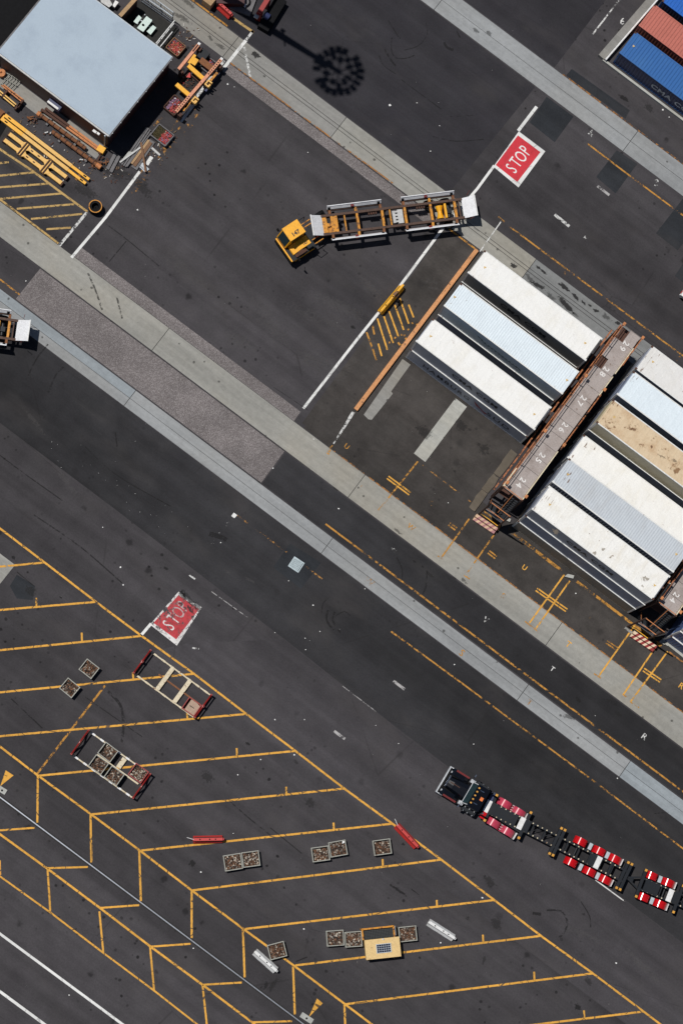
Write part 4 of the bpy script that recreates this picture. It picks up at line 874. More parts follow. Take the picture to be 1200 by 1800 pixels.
# ------------------------------------------------------------------ black road train with red mudguards
def guard(parent, x, y, r=.60, wd=.66, m='guard', z=.5):
    b = MB(); n = 14; A = [R(172 - 164 * i / n) for i in range(n + 1)]
    pr = [(x + math.cos(t) * r, z + math.sin(t) * r * .96) for t in A]; q = [(x + math.cos(t) * (r - .03), z + math.sin(t) * (r - .03) * .96) for t in A]
    for i in range(n + 1): b.v += [(pr[i][0], y + wd / 2, pr[i][1]), (pr[i][0], y - wd / 2, pr[i][1])]
    for i in range(n): b.f.append((2 * i, 2 * i + 1, 2 * i + 3, 2 * i + 2)); b.m.append(0)
    for i in range(n):
        b.face([(q[i][0], y - wd / 2, q[i][1]), (q[i][0], y + wd / 2, q[i][1]), (q[i + 1][0], y + wd / 2, q[i + 1][1]), (q[i + 1][0], y - wd / 2, q[i + 1][1])])
    for s_ in (-1, 1):
        for i in range(n): b.face([(pr[i][0], y + s_ * wd / 2, pr[i][1]), (pr[i + 1][0], y + s_ * wd / 2, pr[i + 1][1]), (q[i + 1][0], y + s_ * wd / 2, q[i + 1][1]), (q[i][0], y + s_ * wd / 2, q[i][1])])
    o = b.build('mudguard', M[m], parent, smooth=True)
    return o
tk = thing('prime_mover', 'black bonneted truck with chrome bumper pulling red guarded trailers', 'truck', (19.24, 23.4, 0), R(5.2))
b = MB(); b.box(0, .11, -1.22, 1.22, .45, .95); b.box(.11, .6, -1.22, -1.15, .5, .93); b.box(.11, .6, 1.15, 1.22, .5, .93); b.build('bumper', M['brightwork'], tk)
b = MB(); b.box(.11, .30, -1.1, 1.1, .5, .9); b.build('bumper_step', M['black'], tk)
b = MB(); b.box(.30, .40, -.5, .5, .7, 1.6); b.build('grille', M['chrome'], tk)
b = MB(); b.box(.30, 2.1, -1.12, 1.12, .45, .98); b.build('engine_bay', M['black'], tk)
b = MB(); hw = [(.42, .52, 1.62), (.9, .58, 1.74), (1.5, .66, 1.82), (2.15, .78, 1.9)]
for i in range(3):
    (x0, w0, z0), (x1, w1, z1) = hw[i], hw[i + 1]
    for (ya, za), (yb, zb) in zip(((-1, 0), (-.72, 1), (-.25, 1.06), (.25, 1.06), (.72, 1)), ((-.72, 1), (-.25, 1.06), (.25, 1.06), (.72, 1), (1, 0))):
        f = lambda w_, z_, y_, q_: (w_ * y_, 1.0 + (z_ - 1.0) * (q_ if q_ else .35))
        a0, a1, b0, b1 = f(w0, z0, ya, za), f(w0, z0, yb, zb), f(w1, z1, ya, za), f(w1, z1, yb, zb)
        b.face([(x0, *a0), (x0, *a1), (x1, *b1), (x1, *b0)][::-1])
b.face([(.42, -.52, 1.2), (.42, .52, 1.2), (.42, .38, 1.62), (.42, -.38, 1.62)])
hood = b.build('bonnet', M['blackgloss'], tk)
b = MB(); b.box(.6, 1.9, -.03, .03, 1.74, 1.86); b.build('bonnet_strip', M['rustdark'], hood)
for s_ in (-1, 1):
    b = MB(); pr = [(.25, .75), (.30, 1.10), (.55, 1.28), (1.5, 1.28), (1.85, 1.05), (1.95, .7), (1.8, .7), (1.7, .95), (1.45, 1.15), (.6, 1.15), (.42, 1.0), (.4, .75)]
    b.extrude_y(pr, min(s_ * .66, s_ * 1.2), max(s_ * .66, s_ * 1.2)); fd = b.build('front_fender', M['blackgloss'], tk)
    b = MB(); b.box(.6, 1.8, min(s_ * 1.06, s_ * 1.215), max(s_ * 1.06, s_ * 1.215), 1.05, 1.30); b.build('fender_stripe', M['dred'], fd)
    b = MB(); b.ring((0, 0, 0), [(.02, 0), (.11, 0), (.11, .1), (.02, .1)], 10, 0, 'X'); b.build('headlight', M['brightwork'], tk, (.26, s_ * .85, 1.05))
    b = MB(); b.box(1.95, 2.35, min(s_ * .85, s_ * 1.15), max(s_ * .85, s_ * 1.15), 1.15, 1.70); b.build('air_cleaner', M['brightwork'], tk)
    b = MB(); b.tube((2.5, s_ * 1.08, .75), (3.75, s_ * 1.08, .75), .30, 14); tn = b.build('fuel_tank', M['blackgloss'], tk)
    for x in (2.7, 3.1, 3.55): b = MB(); b.tube((x - .04, s_ * 1.08, .75), (x + .04, s_ * 1.08, .75), .315, 14); b.build('tank_strap', M['brightwork'], tn)
    b = MB(); b.tube((2.1, s_ * 1.05, 2.1), (2.0, s_ * 1.42, 2.2), .02, 5); b.box(1.95, 2.05, s_ * 1.42 - .11, s_ * 1.42 + .11, 1.9, 2.5); b.build('mirror', M['chrome'], tk)
    b = MB(); b.tube((3.95, s_ * .95, .9), (3.95, s_ * .95, 3.1), .08, 10); b.build('exhaust_stack', M['chrome'], tk)
    b = MB(); b.box(2.5, 3.7, s_ * 1.18 - .13, s_ * 1.18 + .13, 1.1, 1.14); b.build('step', M['blacksteel'], tk)
b = MB(); b.extrude_y([(2.1, 1.1), (3.6, 1.1), (3.6, 2.55), (2.62, 2.55), (2.18, 1.9)], -1.0, 1.0); cabp = b.build('cab', M['blackgloss'], tk)
b = MB(); b.face([(2.19, -.9, 1.93), (2.19, .9, 1.93), (2.60, .84, 2.52), (2.60, -.84, 2.52)][::-1]); b.build('windscreen', M['glass'], tk, (-.012, 0, .012))
b = MB()
for a, e in (((2.17, -.95, 1.92), (2.17, .95, 1.92)), ((2.17, -.95, 1.92), (2.60, -.92, 2.56)), ((2.17, .95, 1.92), (2.60, .92, 2.56))): b.beam(a, e, .07, .07)
b.build('screen_surround', M['brightwork'], tk)
b = MB(); b.box(2.55, 3.64, -.98, .98, 2.55, 2.64); b.build('cab_roof', M['blackgloss'], tk)
for j in range(5):
    b = MB(); b.box(2.66, 2.80, -.72 + j * .34, -.60 + j * .34, 2.64, 2.73); b.build('roof_light', M['amber'], tk)
b = MB(); b.box(3.22, 3.48, -.12, .18, 2.645, 2.66); b.build('roof_plate', M['orangeplate'], tk)
for y in (-.55, .6): 
    b = MB(); b.tube((2.9, y, 2.66), (3.25, y, 2.70), .04, 8, 0, .06); b.build('air_horn', M['chrome'], tk)
b = MB()
for y in (-.42, .42): b.box(2.0, 7.7, y - .07, y + .07, .75, 1.05)
b.box(3.9, 4.4, -.9, .9, .85, 1.08); b.build('chassis', M['blacksteel'], tk)
b = MB(); b.box(4.0, 4.35, .25, 1.15, .9, 1.25); b.build('tool_box', M['navy'], tk); b = MB(); b.box(4.1, 4.5, -1.15, -.55, .9, 1.30); b.build('red_locker', M['guard'], tk)
for x in (5.4, 6.72):
    for s_ in (-1, 1):
        guard(tk, x, s_ * .92, .64, .60, 'guard_dusty', .48)
        for y in (.72, 1.06): wheel(tk, x, s_ * y, .5, .28)
for s_ in (-1, 1):
    wheel(tk, 1.1, s_ * 1.0, .5, .30, 'chrome')
    b = MB(); b.box(7.42, 7.50, s_ * .92 - .3, s_ * .92 + .3, .35, 1.0); b.build('mud_flap', M['white'], tk)
    for x in (6.02, 6.12, 7.38):
        b = MB()
        for j in range(3): b.box(x, x + .05, s_ * .92 - .2 + j * .2, s_ * .92 - .14 + j * .2, .95, 1.06)
        b.build('guard_bolts', M['white'], tk)

def skel(label, p0, p1, L_, bol, guards, plates, boxes, first=None, grp='skeletal container trailers of the road train', rail0=0.0):
    o, a, _ = frame2(p0, p1); t = thing('skeletal_trailer', label, 'trailer', (o.x, o.y, 0), a, grp)
    ca, sa = math.cos(a), math.sin(a)
    lx = lambda px: (lambda p: (p.x - o.x) * ca + (p.y - o.y) * sa)(at(px[0], px[1], 1.2))
    for s_ in (-1, 1):
        b = MB(); b.box(rail0, L_, s_ * .46 - .07, s_ * .46 + .07, .88, 1.22); rl = b.build('main_rail', M['blacksteel'], t)
        b = MB(); x = rail0 + .3
        while x < L_ - .2: b.box(x, x + .09, s_ * .46 - .05, s_ * .46 + .05, 1.22, 1.245); x += .42
        b.build('rail_bolts', M['cream'], rl)
    x = rail0 + .7
    while x < L_ - .4:
        b = MB(); b.box(x - .05, x + .05, -.39, .39, .92, 1.12); b.build('cross_member', M['blacksteel'], t); x += 1.05
    b = MB(); xs = [3.6, 4.6, 5.6]
    for x in xs:
        if x + .9 < L_: b.beam((x, -.38, 1.0), (x + .9, .38, 1.0), .05, .06)
    b.build('brace', M['blacksteel'], t)
    for px, dbl in bol:
        x = lx(px)
        for dx in ((-.16, .16) if dbl else (0,)):
            b = MB(); b.box(x + dx - .13, x + dx + .13, -1.2, 1.2, 1.02, 1.26); bo = b.build('bolster', M['blacksteel'], t)
            for s_ in (-1, 1):
                b = MB(); b.box(x + dx - .10, x + dx + .10, s_ * 1.14 - .10, s_ * 1.14 + .10, 1.26, 1.36); b.build('twistlock', M['amber'], bo)
    for px in guards:
        x = lx(px)
        for s_ in (-1, 1):
            guard(t, x, s_ * .94, .58, .60, 'guard', .48)
            wheel(t, x, s_ * .78, .48, .24, 'chrome'); wheel(t, x, s_ * 1.08, .48, .24, 'chrome')
        b = MB(); b.tube((x, -1.1, .48), (x, 1.1, .48), .08, 8); b.build('axle', M['blacksteel'], t)
    gx = [lx(px) for px in guards]
    for a0, a1 in zip(gx[:-1], gx[1:]):
        for s_ in (-1, 1):
            b = MB(); b.box((a0 + a1) / 2 - .15, (a0 + a1) / 2 + .15, s_ * .94 - .28, s_ * .94 + .28, .86, .90); b.build('spray_plate', M['silver'], t)
    for s_ in (-1, 1):
        if gx: b = MB(); b.box(gx[-1] + .60, gx[-1] + .66, s_ * .94 - .3, s_ * .94 + .3, .3, .95); b.build('mud_flap', M['white'], t)
    for px, wd in plates:
        x = lx(px); b = MB(); b.box(x - .22, x + .22, -.52, .52, 1.26, 1.29); b.build('white_plate', M['white'], t)
        b = MB(); b.box(x + wd, x + wd + .5, -.5, .5, 1.12, 1.27); b.build('black_box', M['blacksteel'], t)
    for x0, x1, y0, y1 in boxes:
        b = MB(); b.box(x0, x1, y0, y1, 1.05, 1.25); b.build('deck_plate', M['blacksteel'], t)
    return t, lx
tA, lx = skel('black skeletal trailer with three red guarded axles coupled behind black truck', at(861.5, 1420, 1.2), at(1096, 1540, 1.2), 12.5,
          [((861.5, 1420), False), ((921.6, 1450), False), ((978, 1480), True), ((1096, 1539), True)], [(1013, 1498), (1046, 1514.5), (1073, 1528)], [((856, 1417.5), .25), ((917, 1443), .26), ((1050, 1515), -.75)], [(.3, 2.4, -.42, .42), (10.9, 11.1, -.6, .6)])
tB, lx = skel('second black skeletal trailer cut by right edge, red guards and triangular drawbar', at(1100, 1542, 1.2), at(1176, 1574, 1.2), 13.0,
          [((1125.5, 1552.5), False), ((1191, 1579.5), False)], [(1139, 1557.5), (1168, 1571.5)], [((1176, 1574), .26)], [(1.6, 2.9, -.5, .5)], rail0=1.3)
b = MB(); b.beam((.05, 0, 1.05), (1.35, .55, 1.05), .14, .16); b.beam((.05, 0, 1.05), (1.35, -.55, 1.05), .14, .16); b.box(1.25, 1.4, -.9, .9, .98, 1.14); b.box(.5, .64, -.24, .24, .99, 1.1); b.prism([(.12, 0), (.62, .2), (.62, -.2)], 1.06, 1.09); b.build('drawbar', M['blacksteel'], tB)

# ------------------------------------------------------------------ twistlock bins
rp = random.Random(3)
def pile(lx_, ly, n, fill, mats):
    b = MB(); b.box(-lx_ / 2, lx_ / 2, -ly / 2, ly / 2, .1, fill - .08, 1)
    for i in range(n):
        x, y = rp.uniform(-lx_ / 2, lx_ / 2), rp.uniform(-ly / 2, ly / 2); s_ = rp.uniform(.05, .11)
        z = fill + .07 * math.sin(x * 5 + 1) * math.cos(y * 4) + rp.uniform(-.07, .05); a = rp.uniform(0, math.pi)
        l = s_ * rp.uniform(.8, 1.9); dz = rp.uniform(-.05, .05); c_, n_ = math.cos(a), math.sin(a)
        x = max(-lx_ / 2 + l / 2, min(lx_ / 2 - l / 2, x)); y = max(-ly / 2 + l / 2, min(ly / 2 - l / 2, y))
        b.beam((x - c_ * l / 2, y - n_ * l / 2, z - dz), (x + c_ * l / 2, y + n_ * l / 2, z + dz), s_, s_ * .8, rp.choices(range(5), mats)[0])
    return b
PM = [M['twA'], M['twB'], M['twC'], M['twD'], M['twE']]
def make_bin(label, cx, cy, ax, ay, fill=.52, red=False, ly=1.10, lx_=1.26, weights=(5, 5, 2, 3, 1), h=.68, z0=0.0, group='grey steel bins of twistlocks'):
    """cx,cy photo centre of the rim; ax,ay second photo point giving the long direction"""
    p = at(cx, cy, h + z0); q = at(ax, ay, h + z0); a = math.atan2(q.y - p.y, q.x - p.x)
    t = thing('twistlock_bin', label, 'bin', (p.x, p.y, z0), a, group)
    m = M['red'] if red else M['binsteel']
    for sx in (-1, 1):
        b = MB(); b.box(min(sx * lx_ / 2, sx * (lx_ / 2 - .04)), max(sx * lx_ / 2, sx * (lx_ / 2 - .04)), -ly / 2 + .04, ly / 2 - .04, .06, h - .05); b.build('wall', m, t)
        b = MB(); b.box(-lx_ / 2, lx_ / 2, min(sx * ly / 2, sx * (ly / 2 - .04)), max(sx * ly / 2, sx * (ly / 2 - .04)), .06, h - .05); b.build('wall', m, t)
    b = MB()
    for s_ in (-1, 1):
        b.box(-lx_ / 2 - .02, lx_ / 2 + .02, s_ * (ly / 2 - .02) - .035, s_ * (ly / 2 - .02) + .035, h - .06, h); b.box(s_ * (lx_ / 2 - .02) - .035, s_ * (lx_ / 2 - .02) + .035, -ly / 2 + .056, ly / 2 - .056, h - .062, h - .002)
    b.build('rim', m, t)
    b = MB(); b.box(-lx_ / 2 + .05, lx_ / 2 - .05, -ly / 2 + .05, ly / 2 - .05, .06, .1); 
    for s_ in (-1, 1): b.box(-lx_ / 2, lx_ / 2, s_ * .35 - .06, s_ * .35 + .06, 0, .06)
    b.build('base', m, t)
    if fill:
        o = pile(lx_ - .12, ly - .12, 230, fill - .08, weights).build('twistlock_pile', PM, t); o['kind'] = 'stuff'
    return t
make_bin('grey bin of rusty twistlocks, farther of two standing alone by yellow line', 157, 1175.5, 168, 1184)
make_bin('grey bin of rusty twistlocks, nearer of two standing alone across yellow line', 123, 1209, 134, 1218)
make_bin('grey twistlock bin, left one of a joined pair', 409.5, 1515.5, 425, 1513, .54, False, 1.25, 1.42, (6, 5, 3, 2, 2)); make_bin('grey twistlock bin, right one of a joined pair', 441, 1510, 456, 1508, .54, False, 1.2, 1.38, (6, 5, 3, 2, 2))
make_bin('half empty grey twistlock bin touching a fuller bin', 563.5, 1501, 578, 1499, .30, False, 1.15, 1.4, (6, 4, 2, 1, 2)); bw = make_bin('grey twistlock bin with white rag in corner', 594, 1491.5, 608, 1489, .5, False, 1.2, 1.38, (3, 6, 2, 4, 1))
b = MB(); b.prism([(.40, .32), (.58, .36), (.62, .5), (.46, .54)], .56, .68); b.build('rag', M['litter'], bw)
make_bin('half empty grey bin with tan floor near red barrier', 671.5, 1489, 686, 1487, .30, False, 1.2, 1.42, (6, 4, 1, 1, 1))
make_bin('grey twistlock bin left of yellow solar box, outer one', 589, 1649, 603, 1648, .5, False, 1.22, 1.38, (4, 5, 3, 3, 2)); make_bin('grey twistlock bin between another bin and yellow solar box', 621, 1651, 635, 1650, .5, False, 1.2, 1.36, (7, 4, 3, 1, 2))
make_bin('grey twistlock bin right of yellow solar box', 716.5, 1641.5, 731, 1640, .5, False, 1.18, 1.42, (8, 4, 2, 1, 2)); make_bin('grey twistlock bin beside white barrier on yellow line', 487, 1671, 502, 1667, .52, False, 1.2, 1.36, (8, 5, 1, 2, 1))

# steel cradles holding bins
def cradle(label, c0, c1, c2, c3, zt, planks, brace):
    """corners at height zt: c0-c1 one end, c2-c3 the other (c0 opposite c2 along the side)"""
    P = [at(*c, zt) for c in (c0, c1, c2, c3)]; mid = (P[0] + P[1] + P[2] + P[3]) / 4
    a = math.atan2((P[2] + P[3] - P[0] - P[1]).y, (P[2] + P[3] - P[0] - P[1]).x)
    Lx = ((P[2] + P[3]) / 2 - (P[0] + P[1]) / 2).length / 2; Wy = ((P[0] - P[1]).length + (P[2] - P[3]).length) / 4
    t = thing('bin_cradle', label, 'steel frame', (mid.x, mid.y, 0), a, 'flat steel cradles with red ends')
    for s_ in (-1, 1):
        b = MB(); b.tube((s_ * Lx, -Wy, zt), (s_ * Lx, Wy, zt), .065, 10)
        b.build('end_bar', M['redgloss'], t, smooth=True)
        b = MB(); b.beam((s_ * Lx, -Wy, .1), (s_ * Lx, Wy, .1), .16, .16); b.build('end_sill', M['rustdark'], t)
        for y in (-Wy, Wy):
            b = MB(); b.box(s_ * Lx - .075, s_ * Lx + .075, y - .075, y + .075, 0, zt + .04); b.build('corner_post', M['red'], t)
        b = MB()
        if brace: b.beam((s_ * Lx, -Wy + .1, .1), (s_ * Lx, 0, zt - .08), .10, .10); b.beam((s_ * Lx, Wy - .1, .1), (s_ * Lx, 0, zt - .08), .10, .10)
        else: b.beam((s_ * Lx, -Wy + .1, zt * .45), (s_ * Lx, Wy - .1, zt * .45), .08, .08); b.box(s_ * Lx - .1, s_ * Lx + .1, -.1, .1, zt * .5, zt)
        b.build('end_brace', M['red'], t)
        b = MB(); b.beam((-Lx + .1, s_ * Wy, .15), (Lx - .1, s_ * Wy, .15), .11, .14); sr = b.build('side_rail', M['cream'], t)
        b = MB()
        for j in range(7):
            x = -Lx + .5 + j * (2 * Lx - 1) / 6; b.box(x - .17, x + .17, s_ * Wy - .075, s_ * Wy + .075, .16, .235)
        b.build('rail_lug', M['white'] if brace else M['cream'], sr)
    b = MB(); b.beam((-Lx * .45, 0, .12), (Lx * .9, 0, .12), .13, .12); b.build('centre_beam', M['rust'] if not brace else M['cream'], t)
    for x, y0, y1, w_ in planks:
        b = MB(); b.box(x - w_ / 2, x + w_ / 2, y0, y1, .20, .27); b.build('plank', M['cream'], t)
    return t, a, mid
tc, ac, mc = cradle('long red ended steel cradle holding one cardboard covered bin', (265, 1143), (235.5, 1182), (371, 1221), (343.5, 1261), .95, [(-.75, -1.05, 1.05, .36), (.98, -1.05, 1.05, .36)], False)
bx = make_bin('red bin with flat cardboard cover in long steel cradle', 337, 1242, 347, 1249, 0, True, 1.1, 1.2, h=.6, z0=.25, group='bins set in steel cradles')
b = MB(); b.prism([(-.35, -.5), (.56, -.5), (.56, .40), (.2, .50), (-.35, .48)], .46, .49); b.build('cardboard', M['card'], bx); b = MB(); b.box(-.18, .25, -.03, .02, .495, .50); b.build('slot', M['black'], bx)
td, ad, md = cradle('shorter red ended steel cradle loaded with four bins', (156, 1283.5), (126, 1325), (264, 1360.5), (234.5, 1402.5), 1.0, [(.65, .12, 1.05, .40)], True)
for lab, cx, cy, ax, ay, rd in (('grey bin in loaded cradle, upper left of three', 190, 1322, 200, 1329.5, 0), ('grey bin in loaded cradle, lower left of three', 173.5, 1344, 184, 1351.5, 0), ('grey bin in loaded cradle, lower right of three', 201, 1363.5, 211.5, 1371, 0), ('red bin in loaded cradle beside its end frame', 243.5, 1359, 254, 1366.5, 1)):
    make_bin(lab, cx, cy, ax, ay, .40 if not rd else .50, bool(rd), 1.12, 1.25, (4, 5, 2, 3, 1) if not rd else (4, 4, 2, 2, 3), h=.70, z0=.18, group='bins set in steel cradles')
# ------------------------------------------------------------------ road barriers
def barrier(name, label, a, c, mt, z=.9, wd=.62, group='plastic road barriers', hook=True):
    p, q = at(*a, .35), at(*c, .35); m = (p + q) / 2; o, an, l = frame2(p, q)
    t = thing(name, label, 'barrier', (m.x, m.y, 0), an, group); h = wd / 2
    b = MB(); pr = [(-h, .0), (h, .0), (h, .18), (h * .45, .45), (h * .36, z), (-h * .36, z), (-h * .45, .45), (-h, .18)]
    n = len(pr); i0 = 0
    for x in (-l / 2, l / 2): b.v += [(x, y, zz) for y, zz in pr]
    for k in range(n): b.f.append((k, (k + 1) % n, n + (k + 1) % n, n + k)); b.m.append(0)
    b.f.append(tuple(reversed(range(n)))); b.m.append(0); b.f.append(tuple(n + k for k in range(n))); b.m.append(0)
    b.f = [tuple(reversed(f)) for f in b.f]; b.build('body', mt, t)
    b = MB()
    for x in (-l * .28, l * .05, l * .25): b.ring((x, 0, z - .01), [(.005, 0), (.06, 0), (.06, .02), (.005, .02)], 8)
    b.build('filler_cap', M['black'], t)
    for s_ in (-1, 1):
        b = MB(); b.box(s_ * l / 2 - .05, s_ * l / 2 + .12, -.09, .09, .25, z * .8); b.build('end_lug', mt, t)
    b = MB(); b.box(-l / 2 + .1, l / 2 - .1, h * .5, h * .62, .2, .5); b.box(-l * .3, -l * .15, -h - .01, h + .01, .02, .14); b.box(l * .15, l * .3, -h - .01, h + .01, .02, .14); b.build('fork_pocket', M['blacksteel'] if mt is not M['white'] else M['gal'], t)
    if hook:
        b = MB(); b.beam((-l / 2 + .02, 0, z), (-l / 2 - .55, .18, z + .1), .04, .04); b.build('tie_strap', M['white'], t)
    return t
barrier('road_barrier', 'red plastic barrier lying along a yellow line left of paired bins', (340, 1476), (391, 1475), M['redplastic'])
barrier('road_barrier', 'red plastic barrier angled on junction of two yellow lines', (697, 1451), (732, 1488), M['redplastic'])
barrier('road_barrier', 'white plastic barrier beside bin near crane rail', (448, 1673), (485, 1706), M['white'], hook=False)
barrier('road_barrier', 'white plastic barrier alone right of yellow solar box', (753, 1621), (797, 1649), M['white'], hook=False)
barrier('road_barrier', 'bright red plastic barrier at top edge beside concrete strip', (385, 9), (406, 28), M['redplastic'], hook=False)
def striped(label, a, c, ca, cb):
    p, q = at(*a, .3), at(*c, .3); m = (p + q) / 2; o, an, l = frame2(p, q)
    t = thing('striped_barrier', label, 'barrier', (m.x, m.y, 0), an, 'red and white striped barriers')
    n = 10
    for i in range(n):
        x0, x1 = -l / 2 + l * i / n, -l / 2 + l * (i + 1) / n; b = MB(); sk = .16
        for y0, y1, z0, z1, s0, s1 in ((-.28, -.02, .0, .42, -sk, 0), (.0, .26, .0, .75, 0, sk)):
            lo, hi = (0 if i == 0 else s0), (0 if i == 0 else s1); lo2, hi2 = (0 if i == n - 1 else s0), (0 if i == n - 1 else s1)
            b.prism([(x0 + lo, y0), (x1 + lo2, y0), (x1 + hi2, y1), (x0 + hi, y1)], z0, z1)
        b.build('stripe_block', cb if i % 2 else ca, t)
    return t
striped('faded pink and tan striped barrier beside foot of numbered gantry', (833, 909), (870, 934), wmat('faded_cream_paint', (.62, .42, .28), (.4, .22, .16), .5, 3, .7), wmat('faded_pink_paint', (.42, .20, .20), (.3, .12, .12), .5, 3, .7))
striped('bold red and cream striped barrier inside yellow bay lines', (1109, 1114), (1149, 1141), wmat('cream_stripe_paint', (.72, .56, .40), (.5, .36, .25), .4, 3, .6), wmat('dark_red_stripe_paint', (.28, .02, .02), (.16, .015, .015), .4, 3, .6))
yb = barrier('road_barrier', 'yellow barrier with small sign standing on white line by hatching', (668, 549), (706, 504), M['byel'], .95, .55, hook=False)
b = MB(); b.tube((.25, -.05, .9), (.28, -.08, 1.6), .03, 6); b.box(.0, .55, -.14, -.09, 1.5, 1.95); b.box(-.35, .0, -.13, -.10, 1.62, 1.82); b.prism([(.1, -.3), (.45, -.34), (.5, .1), (.12, .14)], 1.55, 1.58); b.build('sign', M['timber_d'], yb)
# ------------------------------------------------------------------ yellow equipment box with solar panel
p, q = at(644.5, 1687.5, 1.25), at(704.5, 1681, 1.25); o_, a_, l_ = frame2(p, q)
kx = thing('equipment_box', 'pale yellow equipment box with solar panel and wire cage', 'equipment box', (o_.x, o_.y, 0), a_)
b = MB(); b.box(.03, l_ - .03, .03, 1.52, .12, 1.18); b.build('body', M['kiosk'], kx); b = MB(); b.box(-.04, l_ + .02, 0, 1.58, 1.18, 1.25); b.build('lid', M['kiosk'], kx)
b = MB(); b.box(l_ * .30, l_ * .74, .42, 1.16, 1.27, 1.31); sp = b.build('solar_panel', M['silver'], kx)
for i in range(6):
    for j in range(4):
        b = MB(); cw_, ch_ = l_ * .40 / 6, .66 / 4; b.box(l_ * .32 + i * cw_ + .012, l_ * .32 + (i + 1) * cw_ - .012, .46 + j * ch_ + .012, .46 + (j + 1) * ch_ - .012, 1.311, 1.316); b.build('solar_cell', M['solar'], sp)
b = MB()
for a, e in (((-.12, 2.45), (l_ - .35, 2.45)), ((-.12, 1.6), (-.12, 2.45)), ((l_ - .35, 1.6), (l_ - .35, 2.45))): b.beam((a[0], a[1], 1.12), (e[0], e[1], 1.12), .13, .11)
for x in (-.12, l_ - .35): b.box(x - .05, x + .05, 2.40, 2.50, 0, 1.08)
b.build('cage_frame', M['trlyel'], kx); b = MB(); b.box(-.08, l_ - .4, 1.6, 2.4, .88, .90); 
b.build('cage_mesh', M['mesh'], kx)
b = MB()
for j in range(18): b.box(-.06 + j * (l_ - .4) / 18, -.035 + j * (l_ - .4) / 18, 1.62, 2.38, .905, .925)
for j in range(6): b.box(-.06, l_ - .42, 1.7 + j * .12, 1.72 + j * .12, .926, .94)
b.build('cage_wire', M['blacksteel'], kx)
b = MB(); b.ring((l_ * .53, 1.5, 1.25), [(.01, 0), (.09, 0), (.06, .12), (.01, .14)], 10); b.build('lamp', M['white'], kx); b = MB(); b.box(l_ - .25, l_ - .19, 1.7, 2.45, .2, 1.0); b.build('ladder_rail', M['gal'], kx)
# ------------------------------------------------------------------ drain, marker blocks, tyres, litter
p, q = at(506, 995), at(524, 1007); o_, a_, l_ = frame2(p, q); dr = thing('drain_grate', 'square pale drain grate set in dark asphalt patch', 'drain', (o_.x, o_.y, 0), a_)
b = MB(); b.box(0, l_, 0, l_ * .96, .006, .010); b.build('pit', M['black'], dr)
b = MB()
for x0, x1, y0, y1 in ((0, l_, 0, .08), (0, l_, l_ * .96 - .08, l_ * .96), (0, .08, .08, l_ * .96 - .08), (l_ - .08, l_, .08, l_ * .96 - .08)): b.box(x0, x1, y0, y1, .008, .035)
b.build('grate_frame', M['grating'], dr)
for i in range(9):
    b = MB(); x = .10 + i * (l_ - .2) / 9; b.box(x, x + .065, .08, l_ * .96 - .08, .010, .03); b.build('bar', M['grating'], dr)
for lab, x, y, x2, y2 in (('small concrete block with yellow triangle at left edge by crane rail', -2, 1385, 11, 1393), ('small concrete block with dark hole below yellow triangle by crane rail', 529, 1783, 549, 1796)):
    p, q = at(x, y), at(x2, y2); o_, a_, l_ = frame2(p, q); b = MB(); b.box(0, l_, -.22, .22, 0, .05); mk = b.build('marker_block', M['conc_pale'], None, o_, a_); tag(mk, lab, 'marker block', 'rail marker blocks')
    b = MB(); b.ring((l_ * .5, -.03, .045), [(.01, 0), (.09, 0), (.09, .01), (.01, .01)], 10); b.build('hole', M['black'], mk)
p = at(168, 362.5, .85); ty = thing('tyre_stack', 'stack of black tyres with yellow beaded rim by white line', 'tyres', (p.x, p.y, 0))
for i in range(3):
    b = MB(); b.ring((0, 0, .28 * i), [(.30, .02), (.48, 0), (.57, .06), (.57, .22), (.48, .28), (.30, .26)], 24); b.build('tyre', M['black'], ty)
b = MB(); b.ring((0, 0, .80), [(.49, 0), (.56, 0), (.56, .06), (.49, .06)], 28); b.build('beaded_rim', M['trlyel'], ty); b = MB(); b.ring((0, 0, .3), [(.04, 0), (.26, 0), (.26, .08), (.04, .08)], 16); b.build('wheel_centre', M['black'], ty)
b = MB(); rl = random.Random(11)
chips = [(685, 185, .13), (732, 181, .05), (756, 266, .06), (772, 221, .05), (400, 148, .10), (412, 153, .05), (212, 997, .10), (217, 1028, .10), (181, 927, .06), (46, 494, .08), (480, 823, .08), (551, 772, .06), (595, 894, .09), (798, 1168, .08), (641, 1035, .06), (483, 1265, .08), (458, 1335, .08), (517, 1327, .09), (418, 1362, .08), (353, 1533, .10), (534, 1633, .08), (340, 1667, .08), (774, 1657, .09), (847, 1578, .09), (1082, 1693, .10), (1164, 193, .10), (1175, 206, .06), (410, 1465, .06), (550, 1064, .07), (483, 1112, .05), (536, 1122, .06), (537, 1142, .06), (562, 1110, .05), (388, 954, .06), (507, 1021, .06), (1045, 1258, .05), (1084, 1368, .07), (122, 1749, .08), (640, 1650, .05), (242, 369, .10), (541, 268, .06), (733, 181, .04), (1011, 1043, .07), (660, 1275, .05), (535, 1265, .06), (700, 1307, .05), (832, 1308, .06), (787, 884, .05), (1107, 1032, .05)]
for x, y, s_ in chips + [(rl.uniform(60, 130) + k * 9, rl.uniform(760, 790) + k * 6.5, rl.uniform(.01, .03)) for k in range(26)] + [(rl.uniform(0, 1200), rl.uniform(0, 1800), rl.uniform(.010, .022)) for k in range(70)]:
    p = at(x, y); a = rl.uniform(0, 6); n = rl.randint(4, 6); s_ *= .72
    b.prism([(p.x + math.cos(a + 6.283 * k / n) * s_ * rl.uniform(.7, 1.4), p.y + math.sin(a + 6.283 * k / n) * s_ * rl.uniform(.7, 1.4)) for k in range(n)], .003, .03 + s_ * .3)
